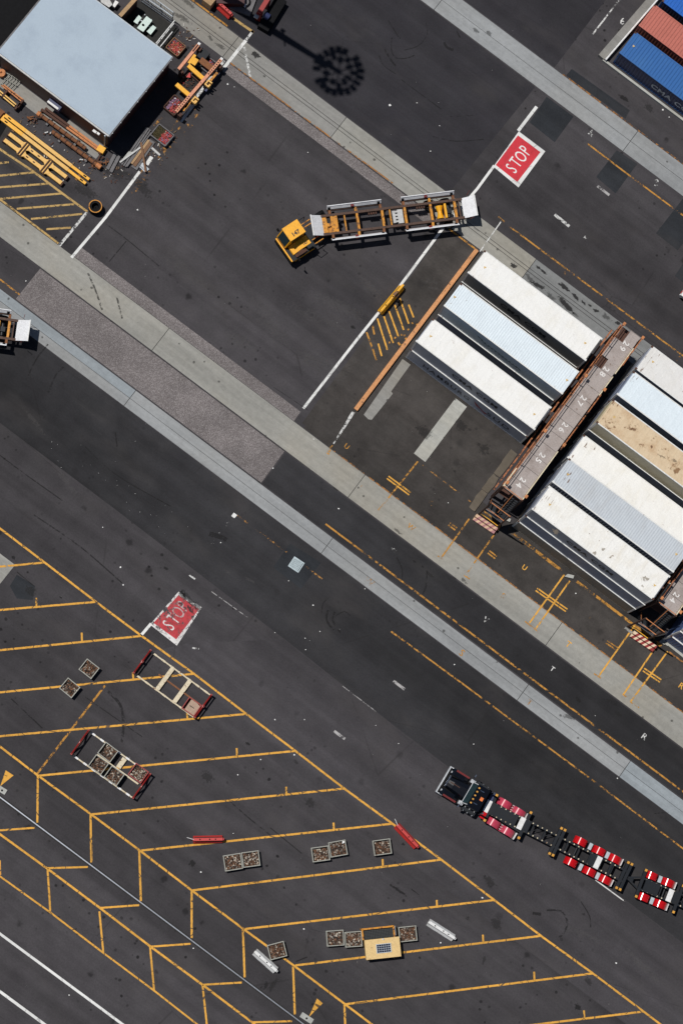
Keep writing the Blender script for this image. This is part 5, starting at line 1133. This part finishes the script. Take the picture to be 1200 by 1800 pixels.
lt = b.build('litter', M['litter']); lt['kind'] = 'stuff'; lt['label'] = 'scattered pale scraps of litter over the asphalt'
# white car cut by the right edge
p = at(1193, 522, .5); cr = thing('parked_car', 'white car cut off by right edge on upper road', 'car', (p.x - .12, p.y + .05, 0), 0)
b = MB(); pr = [(0.05, .45), (.0, .75), (.12, 1.0), (.9, 1.08), (3.2, 1.08), (4.5, .95), (4.7, .7), (4.65, .4), (.2, .3)]
b.extrude_y(pr, 0, 1.85); b.build('body', M['white'], cr)
b = MB(); b.prism([(.45, .14), (3.1, .14), (3.1, 1.71), (.45, 1.71)], 1.08, 1.10); i = len(b.v); b.prism([(.9, .3), (2.5, .3), (2.5, 1.55), (.9, 1.55)], 1.5, 1.52); b.build('roof', M['white'], cr)
b = MB()
for y, yi in ((.12, .3), (1.73, 1.55)): b.face([(.5, y, 1.08), (3.1, y, 1.08), (2.5, yi, 1.52), (.9, yi, 1.52)])
for x, xi in ((.5, .9), (3.1, 2.5)): b.face([(x, .12, 1.08), (x, 1.73, 1.08), (xi, 1.55, 1.52), (xi, .3, 1.52)])
b.build('window', M['glass'], cr)
for x in (.85, 3.75):
    for y in (.08, 1.77): wheel(cr, x, y, .33, .22, 'silver')
b = MB(); b.box(.3, 4.4, -.015, .02, .35, .55); b.build('sill_trim', M['black'], cr); b = MB(); b.box(-.03, .05, .15, .45, .7, .88); b.box(-.03, .05, 1.4, 1.7, .7, .88); b.build('tail_light', M['red'], cr)
# floodlight mast just outside the frame; its shadow falls on the roadway
MH = 36.0; so = Vector((-23.26, 66.89, 0)) - Vector((sd.x, sd.y, 0)) / -sd.z * MH
ms = thing('floodlight_mast', 'tall floodlight mast beyond top edge whose ringed shadow crosses the asphalt', 'light mast', (so.x, so.y, 0))
b = MB(); b.tube((0, 0, 0), (0, 0, MH), .46, 12, 0, .21); b.build('pole', M['gal'], ms)
b = MB(); b.ring((0, 0, MH - .3), [(1.15, 0), (1.20, 0), (1.20, .06), (1.15, .06)], 24); 
for k in range(6): t_ = math.pi * k / 3; b.beam((0, 0, MH - .25), (1.7 * math.cos(t_), 1.7 * math.sin(t_), MH - .25), .09, .09)
b.build('lamp_ring', M['gal'], ms)
for k in range(21):
    t_ = 2 * math.pi * (k + .3) / 21; r_ = 1.95 if k % 3 else 1.88
    if k in (5, 13): continue
    b = MB(); b.box(-.34, .28, -.21, .21, -.25, .05); b.build('floodlight', M['silver'], ms, (r_ * math.cos(t_), r_ * math.sin(t_), MH - .3), t_)
for k in range(13):
    t_ = 2 * math.pi * (k + .15) / 13; r_ = 1.05 + .28 * (k % 2); b = MB(); b.box(-.28, .28, -.19, .19, -.25, .05); b.build('floodlight', M['silver'], ms, (r_ * math.cos(t_), r_ * math.sin(t_), MH - .3), t_)
b = MB(); b.tube((-.5, .55, 22), (.5, -.55, 22.2), .07, 6); b.box(-.5, -.25, .3, .6, 21.7, 22.2); b.build('bracket', M['gal'], ms)
# ------------------------------------------------------------------ shed and the gear round it
sh = thing('shed', 'low shed with large pale flat roof and dark red walls', 'shed', (-40.4, 53.6, 0)); HS = 3.65
def rel(p): return Vector((p.x + 40.4, p.y - 53.6, p.z))
b = MB(); b.box(-5.55, 5.65, -4.32, 4.20, 0, HS - .2)
b.build('wall', M['shedred'], sh)
b = MB(); b.box(-5.72, 5.78, -4.30, 4.28, HS - .10, HS); b.build('roof', M['roofwhite'], sh)
for y0, y1 in ((-4.44, -4.31), (4.29, 4.38)):
    b = MB(); b.box(-5.75, 5.8, y0, y1, HS - .22, HS - .06); b.build('gutter', M['tank'] if y0 < 0 else M['gal'], sh)
for x0, x1 in ((-5.86, -5.73), (5.79, 5.90)):
    b = MB(); b.box(x0, x1, -4.4, 4.35, HS - .26, HS - .03); b.build('barge_board', M['timber_g'], sh)
for i in range(8):
    b = MB(); y = -4.0 + i * 1.15; b.box(5.86, 5.93, y - .03, y + .03, HS - .12, HS - .028); b.build('gutter_bracket', M['gal'], sh)
p = rel(at(97, 184, 1.7)); b = MB(); b.box(p.x - .62, p.x + .62, -4.78, -4.33, 1.25, 1.95); ac_ = b.build('air_conditioner', M['navy'], sh); b = MB(); b.box(p.x - .6, p.x + .5, -4.80, -4.62, 1.95, 2.02); b.build('cover', M['white'], ac_)
p = rel(at(171, 232, 2.6)); b = MB(); b.box(p.x - .35, p.x + .0, -4.66, -4.45, 2.6, 2.75); b.box(p.x + .05, p.x + .3, -4.6, -4.40, 2.5, 2.7); b.build('wall_lamp', M['white'], sh)
b = MB(); b.tube((5.5, -4.5, 0), (5.5, -4.5, 3.4), .06, 8); b.build('downpipe', M['gal'], sh)
b = MB(); b.box(-6.5, 0, -4.6, 6.6, 0, 3.1); ax_ = b.build('annex', M['blacksteel'], None, (-46.35, 53.9, 0)); tag(ax_, 'flat black roofed annex left of pale shed in corner', 'annex')
b = MB(); b.box(-6.6, .06, -4.7, 6.7, 3.1, 3.2); b.build('roof', M['black'], ax_); b = MB(); b.box(-6.6, -4.2, 2, 6.6, 3.2, 3.3); b.build('roof_sheet', M['timber_g'], ax_)

def rod(name, label, cat, a, c, z, wd, ht, mt, group=None, seg=None):
    p, q = at(*a, z), at(*c, z); o, an, l = frame2(p, q); t = thing(name, label, cat, (o.x, o.y, 0), an, group); return t, l
# long yellow beams
for lab, a, c in (('long bright yellow lifting beam, upper of a close pair', (9, 202), (157, 315)), ('long bright yellow lifting beam, lower of a close pair', (3, 208), (151, 322))):
    t, l = rod('lifting_beam', lab, 'steel beam', a, c, .45, .3, .4, None, 'paired yellow lifting beams')
    b = MB(); b.box(0, l * .79, -.15, .15, .08, .45); b.build('outer_tube', M['pyel'] if 'upper' in lab else M['pyel'], t)
    b = MB(); b.box(l * .79, l, -.12, .12, .12, .42); b.build('inner_tube', M['byel'], t)
    b = MB(); b.box(0, l * .25, -.155, .155, .451, .455); b.build('fresh_coat', M['byel'], t)
    for x in (.5, l - .45): b = MB(); b.box(x - .14, x + .14, -.05, .05, .45, .47); b.build('lifting_slot', M['black'], t)
    for x in (l * .15, l * .6, l * .9): b = MB(); b.box(x - .12, x + .12, -.22, .22, 0, .1); b.build('bearer', M['timber_d'], t)
t, l = rod('beam_head', 'rusty end head of yellow beams at left edge', 'steel part', (-6, 198), (9, 209), .5, 0, 0, None)
b = MB(); b.box(0, .55, -.5, .5, 0, .5); b.box(.1, .5, -.35, .35, .5, .62); b.build('head', M['rust'], t); b = MB(); b.box(.55, .75, -.25, .25, .2, .4); b.build('lug', M['byel'], t)
# spreader with two arms and cross plates
pa, pb, pc = at(17, 235, .5), at(117, 311, .5), at(9, 246, .5); o_, a_, l_ = frame2(pa, pb); wd = (pc - pa).length
sp_ = thing('spreader_frame', 'pale yellow spreader frame of two arms joined by cross plates', 'spreader frame', (o_.x, o_.y, 0), a_)
for y in (0, -wd):
    b = MB(); b.box(0, l_, y - .16, y + .16, .2, .5); b.build('arm', M['pyel'], sp_)
    for x in (1.3, 2.4, 3.1, 4.6): b = MB(); b.box(x - .1, x + .1, y - .06, y + .04, .5, .515); b.build('slot', M['rustdark'], sp_)
    for x in (.0, l_):
        b = MB(); b.box(x - .12, x + .12, y - .2, y + .2, .0, .42); b.build('end_clamp', M['rustdark'], sp_)
for x in (1.75, 4.15):
    b = MB(); pr = [(x - .55, .05), (x - .2, .28), (x + .2, .28), (x + .55, .05), (x + .55, -.05), (x + .22, -.3), (x + .22, -wd + .3), (x + .55, -wd + .05), (x + .55, -wd - .05), (x + .2, -wd - .28), (x - .2, -wd - .28), (x - .55, -wd - .05), (x - .55, -wd + .05), (x - .22, -wd + .3), (x - .22, -.3), (x - .55, -.05)]
    b.prism(pr, .30, .52); b.build('cross_plate', M['pyel'], sp_)
    for dx in (-.12, .12): b = MB(); b.box(x + dx - .05, x + dx + .05, -wd - .3, .28, .52, .62); b.build('cross_bar', M['rustdark'], sp_)
    b = MB(); b.box(x - .25, x + .25, -wd - .3, -wd + .1, 0, .3); b.box(x - .25, x + .25, -.1, .3, 0, .3); b.build('foot', M['timber_d'], sp_)
b = MB(); b.prism([(at(-30, 225).x, at(-30, 225).y), (at(0, 212).x, at(0, 212).y), (at(12, 222).x, at(12, 222).y), (at(-8, 256).x, at(-8, 256).y)], 0, .03); bt = b.build('rubber_mat', M['black']); tag(bt, 'black rubber mat at left edge under yellow beams', 'mat')
# small yellow rail frames at the left edge
fr = thing('rail_frame', 'low frame of thin yellow rails at left edge near shed', 'steel frame', at(20, 168, 0), frame2(at(4, 150, .5), at(41, 177, .5))[1])
o = at(20, 168, 0); an = fr.rotation_euler.z
for (a, c) in (((3, 150), (38, 178)), ((7, 149), (42, 176)), ((-10, 157), (26, 187)), ((-8, 153), (29, 184))):
    p, q = at(*a, .55) - o, at(*c, .55) - o; rm = Matrix.Rotation(-an, 3, 'Z'); b = MB(); b.beam(rm @ p, rm @ q, .11, .1); b.build('rail', M['orange'] if a[0] > 0 else M['pyel'], fr)
for (a, c) in (((42, 177), (27, 193)), ((36, 183), (32, 190)), ((14, 160), (4, 172))):
    p, q = at(*a, .35) - o, at(*c, .35) - o; b = MB(); b.beam(rm @ p, rm @ q, .16, .6); b.build('end_frame', M['rustdark'], fr)
gp = thing('steel_grid', 'grey steel grid panel leaning on ground near shed wall', 'grid panel', at(18, 146), .1)
for i in range(5): b = MB(); b.tube((-.55 + i * .26, -.55, .25), (-.35 + i * .26, .6, .3), .035, 6); b.build('bar', M['binsteel'], gp)
for y in (-.5, .05, .55): b = MB(); b.tube((-.65, y, .22), (.7, y, .25), .035, 6); b.build('bar', M['binsteel'], gp)
p = at(3, 128, .5); b = MB(); b.ring((0, 0, .42), [(.10, 0), (.34, 0), (.34, .14), (.10, .14)], 16); b.ring((0, 0, 0), [(.02, 0), (.3, 0), (.3, .4), (.02, .4)], 12); tag(b.build('cable_reel', M['orange'], None, (p.x, p.y, 0)), 'small orange cable reel at left edge by shed', 'reel')
# rusty pipes and bars by the wall
for lab, a, c, r_, mt in (('thick rusty pipe with bright ends nearest shed side', (70, 201), (151, 261), .16, 'rust'), ('thick dark rusty pipe nearest yellow beams', (92, 231), (170, 289), .17, 'rust')):
    t, l = rod('rusty_pipe', lab, 'pipe', a, c, .4, 0, 0, None, 'thick rusty pipes beside shed'); b = MB(); b.tube((0, 0, .4), (l, 0, .4), r_, 10); b.build('tube', M[mt], t, smooth=False)
    for i in range(8): x = .3 + i * (l - .6) / 7; b = MB(); b.tube((x - .04, 0, .4), (x + .04, 0, .4), r_ + .035, 10); b.build('collar', M['rustdark'], t)
    b = MB(); b.tube((-.22 if 'bright' in lab else l, 0, .4), (.05 if 'bright' in lab else l + .45, 0, .4), r_ + .05, 10); b.build('end_fitting', M['orange'], t)
    for x in (l * .2, l * .8): b = MB(); b.box(x - .1, x + .1, -.35, .35, 0, .24); b.build('bearer', M['timber_g'], t)
for lab, a, c in (('slim rust and orange bar closest to shed wall', (80, 190), (181, 265)), ('slim rust and orange bar beside thick rusty pipe', (73, 192), (179, 268.5))):
    t, l = rod('steel_bar', lab, 'steel bar', a, c, .4, 0, 0, None, 'slim two tone bars beside shed')
    b = MB(); b.box(0, l * .42, -.10, .10, .3, .45); b.build('rusty_half', M['rustdark'], t); b = MB(); b.box(l * .42, l, -.09, .09, .3, .46); b.build('painted_half', M['orange'], t)
    for x in (.1, l - .15): b = MB(); b.box(x - .08, x + .08, -.16, .16, 0, .3); b.build('bearer', M['rustdark'], t)
p = at(178, 262, .5); b = MB(); b.box(-.32, .32, -.28, .28, 0, .55); tag(b.build('yellow_box', M['byel'], None, (p.x, p.y, 0), .1), 'small bright yellow box at end of slim bars', 'box')
for lab, x, y, n in (('tangle of rusty hooks at left end of pipes', 60, 212, 7), ('tangle of rusty hooks at right end of dark pipe', 172, 291, 8), ('tangle of rusty fittings beside grey planks', 181, 283, 7)):
    t = thing('hook_tangle', lab, 'steel hooks', at(x, y), 0.6); 
    for i in range(n):
        a = rnd.uniform(0, 3.1); q = Vector((rnd.uniform(-.45, .45), rnd.uniform(-.28, .28), rnd.uniform(.1, .35))); d = Vector((math.cos(a), math.sin(a), rnd.uniform(-.3, .3))) * rnd.uniform(.15, .3); b = MB(); b.beam(q - d, q + d, .09, .09); b.build('hook', M['rust'] if i % 2 else M['rustdark'], t)
for lab, x, y in (('pale chain bundle left of dark rusty pipe', 84, 235), ('pale chain bundle at lower end of dark rusty pipe', 145, 281)):
    t = thing('chain_bundle', lab, 'chain', at(x, y), .8)
    for i in range(6): q = Vector((-.35 + i * .14, rnd.uniform(-.1, .1), .12)); b = MB(); b.beam(q, q + Vector((.14, rnd.uniform(-.12, .12), .05)), .10, .1); b.build('link', M['tank'] if i % 3 else M['rustdark'], t)
# timber heap at the shed corner
def plank(name, label, a, c, z, wd, ht, mt, group='timbers heaped by shed corner'):
    p, q = at(*a, z), at(*c, z); o, an, l = frame2(p, q); b = MB(); b.box(0, l, -wd / 2, wd / 2, z - ht, z); o = b.build(name, M[mt], None, (o.x, o.y, 0), an); tag(o, label, 'timber', group); return o
plank('grey_plank', 'grey plank, outermost of the dark heap by shed shadow', (258, 224), (214, 289), .22, .14, .2, 'timber_g')
plank('grey_plank', 'grey plank, second from shed shadow in dark heap', (261.5, 225), (217.5, 291.5), .26, .13, .24, 'timber_g')
plank('grey_plank', 'grey plank, third from shed shadow in dark heap', (264.5, 228), (221, 293), .22, .12, .2, 'timber_g')
plank('grey_plank', 'narrow pale grey plank next to broad tan boards', (266, 233), (223.5, 292.5), .30, .10, .28, 'timber_g')
plank('grey_board', 'broad grey board under the tan boards', (268, 247), (236, 296), .16, .55, .14, 'timber_g')
plank('tan_board', 'long tan board lying on grey board', (262, 246), (231.5, 287.5), .24, .20, .07, 'timber')
plank('tan_board', 'wider brown tan board beside long tan one', (265.5, 250), (236, 291.5), .24, .28, .07, 'timber_d')
plank('crossed_plank', 'brown plank lying crosswise over the tan boards', (248, 250), (256.4, 302), .36, .16, .09, 'timber_d')
plank('pale_plank', 'thin pale plank slanting across grey planks', (247, 259), (211, 285), .38, .14, .05, 'tank')
plank('short_plank', 'short grey plank left of the heap, outer one', (203, 270), (189, 297), .18, .28, .16, 'timber_g'); plank('short_plank', 'short grey plank left of the heap, inner one', (210, 273), (195, 302), .18, .28, .16, 'timber_g')
pts = [at(*q, .3) for q in ((210, 286), (226.5, 266), (237, 268), (222, 278))]; b = MB(); b.prism([(p.x, p.y) for p in pts], .26, .30); tag(b.build('pale_sheet', M['conc_pale']), 'pale triangular sheet on grey planks by shed corner', 'sheet')
b = MB(); b.box(-.6, .6, -.09, .09, 0, .12); b.box(-.5, -.35, -.2, .2, 0, .1); p = at(272, 265); tag(b.build('pale_bracket', M['tank'], None, p, R(-5)), 'pale metal bracket on ground right of tan boards', 'bracket')
b = MB(); b.box(-.55, .55, -.16, .16, 0, .1); b.box(-.2, .5, -.3, -.2, 0, .09); p = at(252, 292); tag(b.build('grey_offcut', M['gal'], None, p, R(-8)), 'grey metal offcut under crosswise plank', 'offcut')
# crates of offcuts
def crate(label, cs, z, fills, mt='timber_g', full=.8):
    P = [at(*c, z) for c in cs]; mid = sum(P, Vector()) / 4; an = math.atan2((P[1] - P[0]).y, (P[1] - P[0]).x); lx_ = (P[1] - P[0]).length; ly = (P[2] - P[1]).length
    t = thing('offcut_crate', label, 'crate', (mid.x, mid.y, 0), an)
    for s_ in (-1, 1):
        b = MB(); b.box(-lx_ / 2, lx_ / 2, s_ * ly / 2 - .04, s_ * ly / 2 + .04, 0, z); b.build('side_board', M[mt], t); b = MB(); b.box(s_ * lx_ / 2 - .04, s_ * lx_ / 2 + .04, -ly / 2 + .04, ly / 2 - .04, 0, z - .004); b.build('side_board', M[mt], t)
    b = MB(); b.box(-lx_ / 2 + .04, lx_ / 2 - .04, -ly / 2 + .04, ly / 2 - .04, .02, z * full - .1); b.build('bottom', M['joint'], t)
    mats = []
    b = MB()
    for (x0, x1, mm, n) in fills:
        if M[mm] not in mats: mats.append(M[mm])
        for i in range(n):
            x = rp.uniform(-lx_ / 2 + .1, lx_ / 2 - .1) * 1.0; x = -lx_ / 2 + .1 + (lx_ - .2) * (x0 + (x1 - x0) * rp.random()); y = rp.uniform(-ly / 2 + .12, ly / 2 - .12); a = rp.uniform(0, 3.1); s_ = rp.uniform(.05, .10); l = s_ * rp.uniform(.9, 2.6); zz = z * full + rp.uniform(-.1, .04)
            b.beam((x - math.cos(a) * l / 2, y - math.sin(a) * l / 2, zz), (x + math.cos(a) * l / 2, y + math.sin(a) * l / 2, zz + rp.uniform(-.03, .05)), s_, s_ * .7, mats.index(M[mm]))
    o = b.build('offcut_pile', mats, t); o['kind'] = 'stuff'; return t
crate('crate half moss half red chips beside faded bay number', ((280, 218), (306, 238), (290.5, 257), (265, 235)), .5, [(0, .52, 'moss', 200), (.45, 1, 'redchip', 150), (.5, 1, 'twE', 14), (.6, 1, 'purple', 40)], 'timber_g')
crate('crate of red offcuts beside shed gate', ((307, 65), (327, 81), (312, 98), (291, 84)), .5, [(0, 1, 'redchip', 150), (0, 1, 'twA', 60), (.1, 1, 'orange', 22), (0, .3, 'navy', 14), (.3, 1, 'twE', 8)], 'timber_d')
crate('tray of purple and red scraps at near end of orange spreader', ((307, 166), (325, 181), (307, 203), (287, 188)), .55, [(0, .5, 'purple', 80), (.3, 1, 'redchip', 120), (0, 1, 'rustdark', 60), (0, 1, 'tank', 12)], 'rustdark')
crate('pallet crate with purple scraps at far end of orange spreader', ((361, 95), (382, 112), (368, 130), (348, 113)), .45, [(.35, .85, 'purple', 70), (.4, .8, 'redchip', 16)], 'timber_g', .5)
crate('rusty empty tray in middle of orange spreader', ((331, 127), (352, 145), (337, 165), (316, 148)), .4, [(0, .3, 'redchip', 4), (0, 1, 'rustdark', 20)], 'rustdark', .45)
# orange spreader on stands
sa, sb = at(389.5, 103.5, 1.5), at(309.5, 196.5, 1.5); o_, a_, l_ = frame2(sa, sb)
og = thing('orange_spreader', 'orange and yellow container spreader resting beside shed', 'spreader', (o_.x, o_.y, 0), a_)
rm = Matrix.Rotation(-a_, 3, 'Z')
def sl(x, y, z): q = at(x, y, z); r_ = rm @ Vector((q.x - o_.x, q.y - o_.y, 0)); return Vector((r_.x, r_.y, z))
for a, c in (((389.5, 103.5), (309.5, 196.5)), ((350, 77), (314, 121.5))):
    p, q = sl(*a, 1.5), sl(*c, 1.5); b = MB(); b.beam(p - Vector((0, 0, .12)), q - Vector((0, 0, .12)), .26, .28); bm = b.build('main_beam', M['salmon'], og)
    b = MB(); n = 9
    for k in range(n):
        f = k / n * .32; r_ = p + (q - p) * f; b.box(r_.x - .06, r_.x + .06, r_.y - .06, r_.y + .06, 1.52, 1.535)
        if a[0] > 380: r_ = q + (p - q) * f; b.box(r_.x - .06, r_.x + .06, r_.y - .06, r_.y + .06, 1.52, 1.535)
    b.build('bolt_hole', M['rustdark'], bm); b = MB(); b.box(p.x - .1, p.x + .1, p.y - .12, p.y + .12, 1.52, 1.56); b.build('end_cap', M['white'], bm)
for a, c, wd_ in (((331, 115.5), (358, 139.5), .36), ((310, 148.5), (334, 169), .36), ((346, 104), (339, 114), .4), ((343, 97), (332, 112), .24)):
    p, q = sl(*a, 1.3), sl(*c, 1.3); b = MB(); b.beam(p, q, wd_, .26); b.build('cross_beam', M['byel'], og)
for a, c in (((382, 128), (370, 142)), ((330, 182), (322, 195)), ((335, 178), (326, 190))):
    p, q = sl(*a, 1.0), sl(*c, 1.0); b = MB(); b.beam(p, q, .2, .2); b.build('side_arm', M['trlyel'], og)
for x, y in ((366.5, 147), (343, 176)):
    p = sl(x, y, 1.2); b = MB(); b.box(p.x - .28, p.x + .28, p.y - .24, p.y - .12, .9, 1.25); b.box(p.x - .28, p.x - .16, p.y - .12, p.y + .22, .9, 1.25); b.box(p.x + .16, p.x + .28, p.y - .12, p.y + .22, .9, 1.25); b.box(p.x - .1, p.x + .1, p.y - .1, p.y + .2, .3, 1.05); b.build('flipper', M['pyel'], og)
for x, y in ((386, 120), (316, 205), (350, 90), (318, 130), (362, 150)):
    p = sl(x, y, .6); b = MB(); b.box(p.x - .16, p.x + .16, p.y - .16, p.y + .16, 0, 1.2); b.build('stand', M['rustdark'], og)
p, q = sl(375, 122, .9), sl(352, 105, .9); b = MB(); b.beam(p, q, .55, .12); b.build('rust_plate', M['rust'], og)
p, q = sl(384, 127, .5), sl(360, 160, .5); b = MB(); b.beam(p, q, .3, .25); b.build('hydraulic_box', M['navy'], og)
p = sl(357, 96, .8); b = MB(); b.box(p.x - .45, p.x + .45, p.y - .4, p.y + .4, 0, .9); b.build('winch', M['blacksteel'], og)
p = sl(333, 132, .6); b = MB(); b.prism([(p.x - .3, p.y - .15), (p.x + .3, p.y - .1), (p.x + .1, p.y + .2)], .5, .55); b.build('red_flag', M['redplastic'], og)
# picnic yard behind the shed
def slab(parent, cs, z, th, mt, name):
    P = [at(*c, z) for c in cs]; b = MB(); b.prism([(p.x - parent.location.x, p.y - parent.location.y) for p in P], z - th, z); return b.build(name, M[mt], parent)
pt = thing('picnic_table', 'pale green picnic table with two benches behind shed', 'picnic table', at(254, 43))
slab(pt, ((258, 28), (268, 36), (252, 56), (241, 49)), .78, .06, 'table', 'table_top')
slab(pt, ((244, 26), (249.5, 31.5), (241, 42), (235, 38)), .46, .05, 'table', 'bench'); slab(pt, ((269, 44), (275, 48.5), (265, 61), (258, 55)), .46, .05, 'table', 'bench')
b = MB()
for dx, dy in ((-.35, -.5), (.35, .5), (.35, -.5), (-.35, .5)): b.box(dx - .04, dx + .04, dy - .04, dy + .04, 0, .7)
b.box(-.9, .9, -.05, .05, .3, .38); b.build('leg_frame', M['gal'], pt); b = MB(); b.ring((.1, -.35, .78), [(.02, 0), (.1, 0), (.1, .08), (.02, .08)], 10); b.build('ashtray', M['black'], pt)
t = thing('grey_bench_table', 'grey slab table and white box at top edge behind shed', 'table', at(190, 5)); slab(t, ((176, -6), (190, -6), (198, 8), (192, 13), (178, 4)), .75, .06, 'tank', 'table_top'); slab(t, ((203, 0), (209, 4), (202, 13), (198, 10)), .6, .3, 'white', 'white_box')
p, q = at(211, 28, 2.0), at(240, -4, 2.0); o_, a_, l_ = frame2(p, q); b = MB(); b.box(0, l_, -.12, .12, 0, 1.95); tw = b.build('timber_wall', M['shedred'], None, (o_.x, o_.y, 0), a_); tag(tw, 'brown screen wall with tan top behind shed', 'wall'); b = MB(); b.box(0, l_, -.17, .17, 1.95, 2.02); b.build('top_board', M['timber'], tw)
def fence(label, a, c, z, rails, n, mt):
    p, q = at(*a, z), at(*c, z); o, an, l = frame2(p, q); t = thing('metal_fence', label, 'fence', (o.x, o.y, 0), an)
    for zz in rails: b = MB(); b.beam((0, 0, zz), (l, 0, zz), .07, .07); b.build('rail', M[mt], t)
    for i in range(n + 1): x = l * i / n; b = MB(); b.beam((x, 0, 0), (x, 0, z + .02), .05, .05); b.build('post', M['gal'], t)
    b = MB(); k = int(l / .16)
    for i in range(k): b.box(.08 + i * .16, .10 + i * .16, -.012, .012, .1, z - .05)
    b.build('infill', M['gal'], t); return t
fence('grey metal fence beside concrete strip behind shed', (250, -8), (303, 29), 1.6, (1.6, .9, .3), 3, 'gal'); fence('second grey fence panel close beside the strip at top edge', (262, -10), (305, 22), 1.9, (1.9, 1.0), 2, 'gal')
fence('white railed gate at right end of picnic yard', (307, 36), (274.5, 76), 1.3, (1.3, .7), 4, 'white'); fence('low white rail beside crate of red offcuts', (303, 56), (282, 82), .9, (.9,), 3, 'white')
# red gear at the top edge
rg = thing('red_gantry', 'tall red steel frame with dark base at top edge', 'steel frame', at(455, 32), frame2(at(440, 34), at(461, 0))[1])
b = MB(); b.box(-.2, 2.6, -.2, .2, 1.5, 1.85); b.build('top_beam', M['red'], rg)
for x in (-.1, 1.2, 2.5): b = MB(); b.box(x - .18, x + .18, -.25, .25, 0, 1.5); b.build('post', M['red'], rg)
b = MB(); b.box(-.9, 2.3, -1.35, -.35, 0, .8); b.build('base_box', M['black'], rg); b = MB(); b.tube((.2, -.8, .85), (.2, -.3, .95), .3, 12); b.build('blue_hose', M['navy'], rg); b = MB(); b.box(-.6, -.2, -.1, .3, 1.2, 1.3); b.build('grey_plate', M['tank'], rg)
hp = thing('hose_pallet', 'grey pallet with coiled black hose at top edge', 'pallet', at(426, 6), .3); b = MB(); b.box(-1.0, 1.0, -.9, .9, 0, .25); b.build('pallet', M['timber_g'], hp)
b = MB(); b.ring((.1, .1, .3), [(.42, 0), (.55, 0), (.55, .12), (.42, .12)], 18); b.build('hose', M['black'], hp); b = MB(); b.box(-.2, .15, -.1, .25, .3, .5); b.box(.2, .4, -.4, -.1, .3, .45); b.build('fitting', M['white'], hp)
b = MB(); b.box(-1.2, 1.2, -.9, .7, 0, 1.0); p = at(404, -4); tag(b.build('dark_red_tank', M['shedred'], None, p, .64), 'dark red box behind red barrier at top edge', 'box')
b = MB(); b.box(-.45, .45, -.9, .5, 0, 1.1); p = at(373, -1); tag(b.build('tan_post_box', M['timber'], None, p, 0), 'tan timber box at top edge beside red barrier', 'box')

# loose scraps round the shed
b = MB()
for cx, cy, sx_, sy_, n in ((140, 300, 45, 25, 40), (200, 300, 30, 20, 34), (270, 268, 22, 18, 36), (300, 240, 18, 14, 20), (100, 260, 40, 30, 30), (330, 60, 20, 16, 22), (60, 215, 30, 16, 18), (340, 150, 30, 40, 26)):
    for i in range(n):
        p = at(rp.gauss(cx, sx_ * .5), rp.gauss(cy, sy_ * .5)); s_ = rp.uniform(.03, .09); a = rp.uniform(0, 3.1); d = Vector((math.cos(a), math.sin(a), 0)) * s_ * rp.uniform(.5, 2.2)
        b.beam(p - d + Vector((0, 0, .05)), p + d + Vector((0, 0, .05)), s_, .07, rp.choices((0, 1, 2), (4, 2, 3))[0])
sx2 = b.build('scraps', [M['debrisA'], M['debrisB'], M['rustdark']]); sx2['kind'] = 'stuff'; sx2['label'] = 'loose scraps scattered on the ground round the shed'
